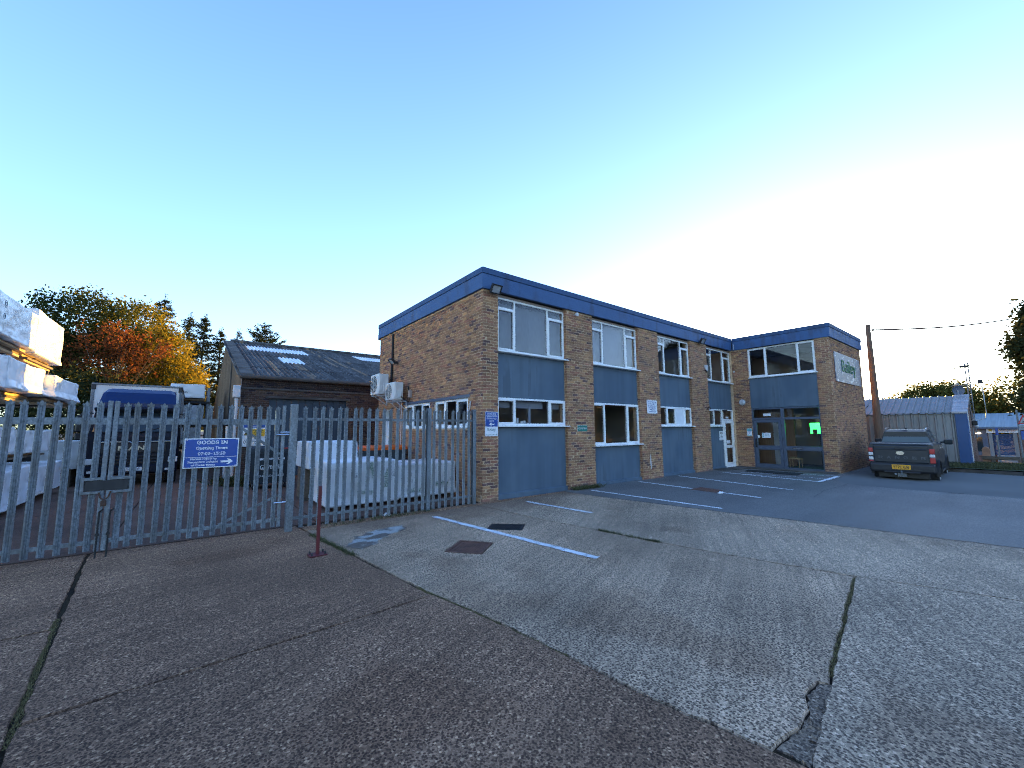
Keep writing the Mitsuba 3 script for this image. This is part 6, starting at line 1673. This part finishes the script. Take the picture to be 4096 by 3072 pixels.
# sign posts, brick pier, rail near the road
k = thing('thin_sign_post', 'slim grey post with a small blue plate in front of the shutter', 'post')
b = MB(); b.cyl((24.4, -7.26, -.6), (24.4, -7.26, 1.66), .035, 10); part(k, 'post', b, 'galv_bsdf')
b = MB(); b.box((24.34, -7.315, 1.34), (24.36, -7.225, 1.68), .01); part(k, 'plate', b, 'sign_blue_bsdf')
k = thing('road_sign', 'road sign with warning triangle, grey plate and blue arrow at the right edge', 'road sign')
RS = Frame((24.4, -7.94, 0), (0, -1, 0), (-1, 0, 0))
b = MB(RS); b.cyl((0, 0, -.6), (0, 0, 2.5), .035, 10); part(k, 'post', b, 'galv_bsdf')
b = MB(RS); tri = Polygon([(-.02, 1.84), (.36, 1.84), (.17, 2.30)]); b.prism(tri, .05, .06, axis=1); part(k, 'triangle', b, 'grey_plastic_bsdf')
b = MB(RS); b.prism(tri.buffer(-.004).difference(tri.buffer(-.045)), .06, .064, axis=1); part(k, 'red_border', b, 'sign_red_bsdf')
b = MB(RS); b.box((.13, .06, 1.91), (.22, .063, 1.97)); part(k, 'pictogram', b, 'sign_ink_bsdf')
b = MB(RS); b.box((.0, .05, 1.57), (.42, .06, 1.80), .01); part(k, 'grey_plate', b, 'grey_plastic_bsdf')
b = MB(RS); b.text('200 yds', .2, 1.65, .06, .06, .003, width=.3); part(k, 'lettering', b, 'sign_ink_bsdf')
b = MB(RS); b.box((.04, .05, 1.13), (.42, .06, 1.53), .01); part(k, 'blue_plate', b, 'sign_blue_bsdf')
b = MB(RS); b.prism(Polygon([(.20, 1.18), (.26, 1.18), (.26, 1.36), (.33, 1.36), (.23, 1.49), (.13, 1.36), (.20, 1.36)]), .06, .063, axis=1); part(k, 'white_arrow', b, 'sign_white_bsdf')
k = thing('brick_pier', 'orange brick pier with a rounded top beyond the grass verge', 'pier')
b = MB(); b.prism(Polygon([(-6.83, -.8), (-7.06, -.8), (-7.06, .72), (-7.02, .80), (-6.945, .84), (-6.87, .80), (-6.83, .72)]), 22.4, 22.75, axis=0); part(k, 'brickwork', b, 'orange_brick_bsdf')
k = thing('timber_rail', 'low dark timber rail on short posts along the verge', 'rail')
b = MB(); b.box((22.3, -7.88, .28), (22.42, -6.80, .43), .01); part(k, 'rail', b, 'bearer_bsdf')
for y in (-7.13, -7.98): b = MB(); b.box((22.32, y - .07, -.5), (22.46, y + .07, .42), .02); part(k, 'post', b, 'bearer_bsdf')
xs2 = np.linspace(24.5, 44, 40)
q = []
V = np.array([(x, y, float(ground_h(np.array(x), 0)) + .03) for x in xs2 for y in (-40.0, 30.0)])
F_ = [[2 * i, 2 * i + 2, 2 * i + 3, 2 * i + 1] for i in range(len(xs2) - 1)]
struct('road', (V, np.array(F_)), 'yard_grey_bsdf', 'grey road beyond the grass verge')
mat('yard_grey_bsdf', lambda p, n, uv: mi.Color3f(0.20, 0.20, 0.21) * (.7 + .6 * fbm(p.x * .6, p.y * .6, 0, 3)), .8)
single('yellow_marker', MB().box((23.6, -7.98, -.02), (23.7, -7.72, .10), .02), 'sign_yellow_bsdf', 'small yellow marker on the verge at the right edge', 'marker')

# ================================================================== TREES
def leaves_at(P, n_each, spread, size, r, crand=None, flat=0.0, hue=None, hs=.25):
    """Small leaf faces scattered round the points P, each with its own turn and tone."""
    n = len(P) * n_each
    c = np.repeat(P, n_each, 0) + r.normal(0, 1, (n, 3)) * spread
    a = r.normal(0, 1, (n, 3)); a[:, 2] *= (1 - flat); a /= np.linalg.norm(a, axis=1, keepdims=True)
    bb = np.cross(a, r.normal(0, 1, (n, 3))); bb /= np.linalg.norm(bb, axis=1, keepdims=True)
    s_ = size * r.uniform(.55, 1.25, (n, 1))
    v = np.stack([c - a * s_, c + bb * s_ * .55, c + a * s_, c - bb * s_ * .55], 1).reshape(-1, 3)
    k = np.arange(n)[:, None] * 4
    f = np.vstack([k + [0, 1, 2], k + [0, 2, 3]])
    base = np.repeat(hue if hue is not None else r.uniform(0, 1, len(P)), n_each)
    h = np.clip(base + r.normal(0, hs, n) * .5, 0, 1)
    uv = np.repeat(np.stack([h, r.uniform(.15, .85, n)], 1), 4, 0)
    return (v, f), uv


def broadleaf(label, base, height, lobes, bsdf, n_cl, n_leaf, size, seed, hue_fn=None, group=None, spread=.3, trunk_r=.3, name='broadleaf_tree'):
    """lobes: (dx, dy, z, rx, ry, rz) ellipsoids that make up the crown; clumps sit mostly near their surfaces."""
    r = np.random.default_rng(seed)
    k = thing(name, label, 'tree', group)
    base = np.array(base, float)
    vol = np.array([l[3] * l[4] * l[5] for l in lobes]) ** .67; vol /= vol.sum()
    P = []
    for l, p in zip(lobes, vol):
        m = int(n_cl * p)
        d = r.normal(0, 1, (m, 3)); d /= np.linalg.norm(d, axis=1, keepdims=True)
        rad = r.uniform(.35, 1.0, (m, 1)) ** .45
        q = base + [l[0], l[1], l[2]] + d * rad * [l[3], l[4], l[5]]
        keep = meshkit.noise(q * .9 + seed, seed) > .30      # gaps where the sky shows
        P.append(q[keep])
    P = np.vstack(P)
    hue = hue_fn(P, r) if hue_fn else None
    (v, f), uv = leaves_at(P, n_leaf, spread, size, r, hue=hue)
    b = MB()
    top = base + [0, 0, height * .62]
    zt = np.linspace(0, 1, 7)
    b.tube([base + (top - base) * t + [.12 * math.sin(3 * t + seed), .1 * math.cos(4 * t), 0] for t in zt], np.interp(zt, [0, .15, 1], [trunk_r * 1.4, trunk_r, trunk_r * .35]), 10)
    tips = P[r.choice(len(P), min(len(P), 26), replace=False)]
    for q in tips:
        s0 = base + (top - base) * r.uniform(.35, .95)
        mid = (s0 + q) / 2 + [0, 0, .06 * height * r.uniform(-.3, 1)]
        t = np.linspace(0, 1, 6)[:, None]
        pts = (1 - t) ** 2 * s0 + 2 * t * (1 - t) * mid + t ** 2 * q
        b.tube(pts, np.linspace(trunk_r * .20, .015, 6), 6)
    part(k, 'trunk', b, 'bark_bsdf', smooth=40)
    part(k, 'crown', (v, f), bsdf, uv=uv)
    return k


def conifer(label, base, height, rad, seed, n_br=230, bsdf='leaf_dark_bsdf', z0=.08, size=.085, dens=1.0, group='dark conifers behind the warehouse', droop=.25, rise=0.0):
    """A ragged conifer: single branches of uneven length all up the stem, sprays hanging from them."""
    r = np.random.default_rng(seed)
    k = thing('conifer_tree', label, 'tree', group)
    base = np.array(base, float)
    lean = r.normal(0, .025, 2) * height
    b = MB(); zt = np.linspace(0, 1, 8)
    stem = lambda t: base + [lean[0] * t * t, lean[1] * t * t, height * t]
    b.tube([stem(t) for t in zt], np.interp(zt, [0, 1], [.018 * height, .012]), 8)
    P = []
    for i in range(n_br):
        t = z0 + (1 - z0) * r.uniform(0, 1) ** .8
        if t > .97: continue
        a = r.uniform(0, 2 * np.pi)
        lump = .55 + .9 * meshkit.noise(np.array([math.cos(a) * 1.5 + seed, math.sin(a) * 1.5, t * 9]), seed)
        l = (rad * (1 - t) ** .75 * lump + .10) * r.uniform(.55, 1.25)
        tt = np.linspace(0, 1, 5)
        e = np.array([math.cos(a) * l, math.sin(a) * l, 0])
        pts = np.array([stem(t) + e * q + [0, 0, l * ((.30 + rise) * q - droop * 1.6 * q * q + .22 * q ** 3)] for q in tt])
        b.tube(pts, np.linspace(.022, .006, 5), 4)
        m = max(4, int(l * 9 * dens))
        w = r.uniform(.1, 1.0, m) ** .8
        P.append(np.stack([np.interp(w, tt, pts[:, j]) for j in range(3)], 1) - [0, 0, .03])
    P.append(np.stack([stem(t) for t in np.linspace(.80, 1.0, 14)]))
    P = np.vstack(P)
    (v, f), uv = leaves_at(P, 6, np.array([.10, .10, .07]), size, r, flat=.3)
    part(k, 'trunk', b, 'bark_bsdf'); part(k, 'foliage', (v, f), bsdf, uv=uv)
    return k


# the big autumn tree: green-brown on the left, yellow at its right side
def maple_hue(P, r):
    side = np.clip((P[:, 0] + 13.3) / 7.6, 0, 1); hi = np.clip((P[:, 2] - 2) / 10, 0, 1)
    return np.clip(.08 + .75 * side ** 1.3 + .15 * hi * (side > .3) + r.normal(0, .16, len(P)), 0, 1)
broadleaf('big autumn tree with yellow leaves behind the lorry', (-10.76, 33.0, 0), 12.1,
          [(-1.64, 0.00, 9.42, 2.69, 2.81, 2.46), (1.05, 0.23, 9.30, 2.57, 2.81, 2.34), (-3.74, 0.00, 7.78, 2.34, 2.57, 1.99), (2.92, 0.00, 7.54, 1.99, 2.34, 1.99), (4.21, 0.23, 5.56, 1.75, 2.11, 1.87), (0.00, 0.58, 6.73, 3.51, 3.04, 2.57), (-3.04, 0.00, 5.09, 2.81, 2.57, 2.22), (4.09, 0.00, 3.68, 1.64, 2.11, 1.52), (1.17, 0.00, 4.15, 3.04, 2.57, 1.99), (-1.75, 0.00, 2.75, 2.57, 2.34, 1.29)],
          'leaf_maple_bsdf', 3800, 17, .115, 11, maple_hue, spread=.27, trunk_r=.34, name='maple_tree')
broadleaf('red leaved autumn tree in front of the big yellow tree', (-9.9, 29.9, 0), 9.6,
          [(-0.73, 0.00, 7.84, 1.83, 1.46, 1.22), (0.98, 0.00, 7.59, 1.83, 1.46, 1.16), (-2.07, 0.00, 6.62, 1.34, 1.34, 0.98), (0.24, 0.00, 6.25, 1.95, 1.46, 1.10)],
          'leaf_red_bsdf', 330, 15, .10, 12, lambda P, r: np.clip(.25 + .22 * (P[:, 2] - 6.4) + r.normal(0, .2, len(P)), 0, 1), spread=.22, trunk_r=.08, name='maple_tree')
broadleaf('low dark bushes under the big autumn tree beside the lorry', (-11.6, 27.5, 0), 5.8, [(0, 0, 3.2, 3.6, 1.6, 2.6), (3.4, 0, 2.8, 2.6, 1.5, 2.2)], 'leaf_dark_bsdf', 620, 14, .11, 13, spread=.28, trunk_r=.1, name='bush')
for i, (x, y, h, rd_, s_) in enumerate(((-8.3, 41, 14.6, 2.9, 31), (-6.7, 40.5, 13.0, 2.6, 32), (-5.4, 42, 13.4, 2.6, 33), (-3.9, 42.5, 12.2, 2.4, 34), (-9.8, 42, 12.0, 2.6, 36), (-2.6, 45, 12.9, 1.9, 37))):
    conifer(('tallest dark conifer left of the warehouse gable', 'dark conifer second from the left behind the gable', 'dark conifer with drooping tip behind the gable', 'shorter dark conifer next to the warehouse ridge end', 'dark conifer half hidden by the big yellow tree', 'thin conifer top peeping over the warehouse ridge')[i], (x, y, 0), h, rd_ * 1.15, s_, n_br=230 if i < 5 else 70)
conifer('spreading conifer standing over the warehouse roof', (0.75, 46.5, 0), 14.4, 6.0, 41, n_br=120, size=.10, group=None, droop=.10, rise=.25, z0=.45)
for i, (x, y, h) in enumerate(((6.6, 47, 11.4), (9.9, 46, 10.9), (3.2, 47, 11.5))):
    broadleaf(('thin treetop just above the warehouse ridge near the office', 'thin treetop beside the office corner above the roof', 'sparse treetop above the middle of the warehouse ridge')[i], (x, y, 0), h, [(0, 0, h - 1.2, .9, .9, 1.2), (.5, 0, h - 2.4, 1.2, 1.0, 1.2)], 'leaf_dark_bsdf', 70, 9, .10, 50 + i, spread=.2, trunk_r=.15)
# right hand trees
broadleaf('tall dark green tree at the right edge of the picture', (31.5, -10.1, -1.0), 12.0,
          [(0, 0.2, 8.6, 2.4, 1.5, 1.4), (0, .6, 7.2, 2.4, 1.6, 1.3), (0, .3, 5.6, 2.4, 1.6, 1.3), (0, .8, 4.2, 2.4, 1.4, 1.0), (0, -1.4, 7.5, 3.2, 2.0, 4.0)],
          'leaf_dark_bsdf', 3000, 17, .13, 61, spread=.24, trunk_r=.3)
for i, (x, y, z, h, lob, lab, bs, n, sp) in enumerate((
    (59.5, -0.6, -.5, 7.0, [(0, 1.4, 4.2, 2.5, 1.9, 1.5), (0, -.4, 5.3, 2.5, 1.8, 1.6), (0, -1.8, 4.9, 2.4, 1.5, 1.9), (0, 2.6, 2.8, 2.0, 1.6, 1.1)], 'rounded tree behind the shed roof, left of the mast', 'leaf_green_bsdf', 900, .34),
    (57.5, -5.0, -.5, 6.8, [(0, 1.2, 5.0, 2.2, 1.4, 1.9), (0, -.4, 4.2, 2.2, 1.6, 1.9), (0, .6, 2.8, 2.2, 2.0, 1.4)], 'dense tree directly behind the mast', 'leaf_green_bsdf', 600, .34),
    (58, -8.2, -.5, 6.8, [(0, 0.6, 4.9, 2.0, 1.6, 2.0), (0, 2.0, 3.6, 2.0, 1.5, 1.7), (0, -1.2, 4.6, 2.0, 1.8, 2.2)], 'open tree with bright gaps behind the shuttered unit', 'leaf_green_bsdf', 330, .40),
    (57, 9.6, -.5, 7.0, [(0, 0, 4.6, 1.0, 1.0, 1.6), (0, .5, 3.4, 1.4, 1.4, 1.5), (0, -.6, 3.0, 1.4, 1.3, 1.3)], 'small tree just right of the telegraph pole', 'leaf_green_bsdf', 330, .30),
    (64, 9.6, -.5, 9.4, [(0, .1, 8.0, .4, .5, 1.3), (0, -.2, 6.6, .7, .8, 1.0), (0, -1.6, 4.8, .9, 1.4, 1.2)], 'thin tree top in the glow beside the telegraph pole', 'leaf_green_bsdf', 60, .30),
    (66, 6.0, -.5, 4.5, [(0, 0, 2.3, 2.0, 4.0, 1.3)], 'low bush in the glow behind the shed roof', 'leaf_green_bsdf', 200, .40))):
    broadleaf(lab, (x, y, z), h, lob, bs, int(n * 1.5), 12, .15, 70 + i, spread=sp, trunk_r=.16)
r = np.random.default_rng(99)
for i in range(9):
    y = 30 - i * 9; broadleaf(('first' , 'second', 'third', 'fourth', 'fifth', 'sixth', 'seventh', 'eighth', 'ninth')[i] + ' far tree from the left in the row closing the view on the right', (92 + r.uniform(-3, 3), y, -1.2), 5.5, [(0, 0, 2.6, 3, 5.0, 1.9), (0, 3, 2.2, 3, 4.0, 1.6)], 'leaf_dark_bsdf', 300, 10, .26, 90 + i, spread=.6, group='far trees closing the view on the right')

# ================================================================== ACROSS THE LANE BEHIND THE CAMERA (seen in the glass)
HS = thing('terrace_house', 'brick terrace with white windows across the lane, mirrored in the office glass', 'building')
b = MB(); b.box((16, -36, -.5), (52, -29, 5.4)); part(HS, 'wall', b, 'roof_felt_bsdf')
b = MB(); b.prism(Polygon([(-36.4, 5.35), (-28.6, 5.35), (-32.5, 8.2)]), 15.7, 52.3, axis=0); part(HS, 'roof', b, 'far_tile_bsdf')
HF = Frame((16, -29, 0), (1, 0, 0), (0, 1, 0))
for i in range(8):
    for z in (0.9, 3.5):
        u = 1.2 + i * 4.4
        b = MB(HF); b.box((u, .0, z), (u + 1.9, .04, z + 1.3), .01); kw = part(HS, 'window', b, 'upvc_bsdf')
        b = MB(HF); [b.box((u + .07 + j * .6, .04, z + .08), (u + .6 + j * .6, .045, z + 1.22)) for j in range(3)]; part(kw, 'pane', b, 'dark_glass_bsdf')
for i, (x, y, h) in enumerate(((38, -25, 5.5), (50, -22, 11.5), (33, -42, 12), (58, -30, 12))):
    broadleaf(('low bushy tree before the terrace across the lane', 'tallest tree across the lane, mirrored in the upper office windows', 'tree behind the terrace across the lane, nearer end', 'tree at the far end of the terrace across the lane')[i], (x, y, 0), h, [(0, 0, h - 3, 3.2, 3.0, 2.6), (1.4, 0, h - 5, 3.2, 3.0, 2.4), (-1.6, .5, h - 5.5, 2.8, 2.8, 2.2)] if h > 6 else [(0, 0, 2.6, 2.2, 2.0, 1.8)], 'leaf_dark_bsdf', 520, 11, .22, 200 + i, spread=.42, trunk_r=.3, group='trees across the lane')
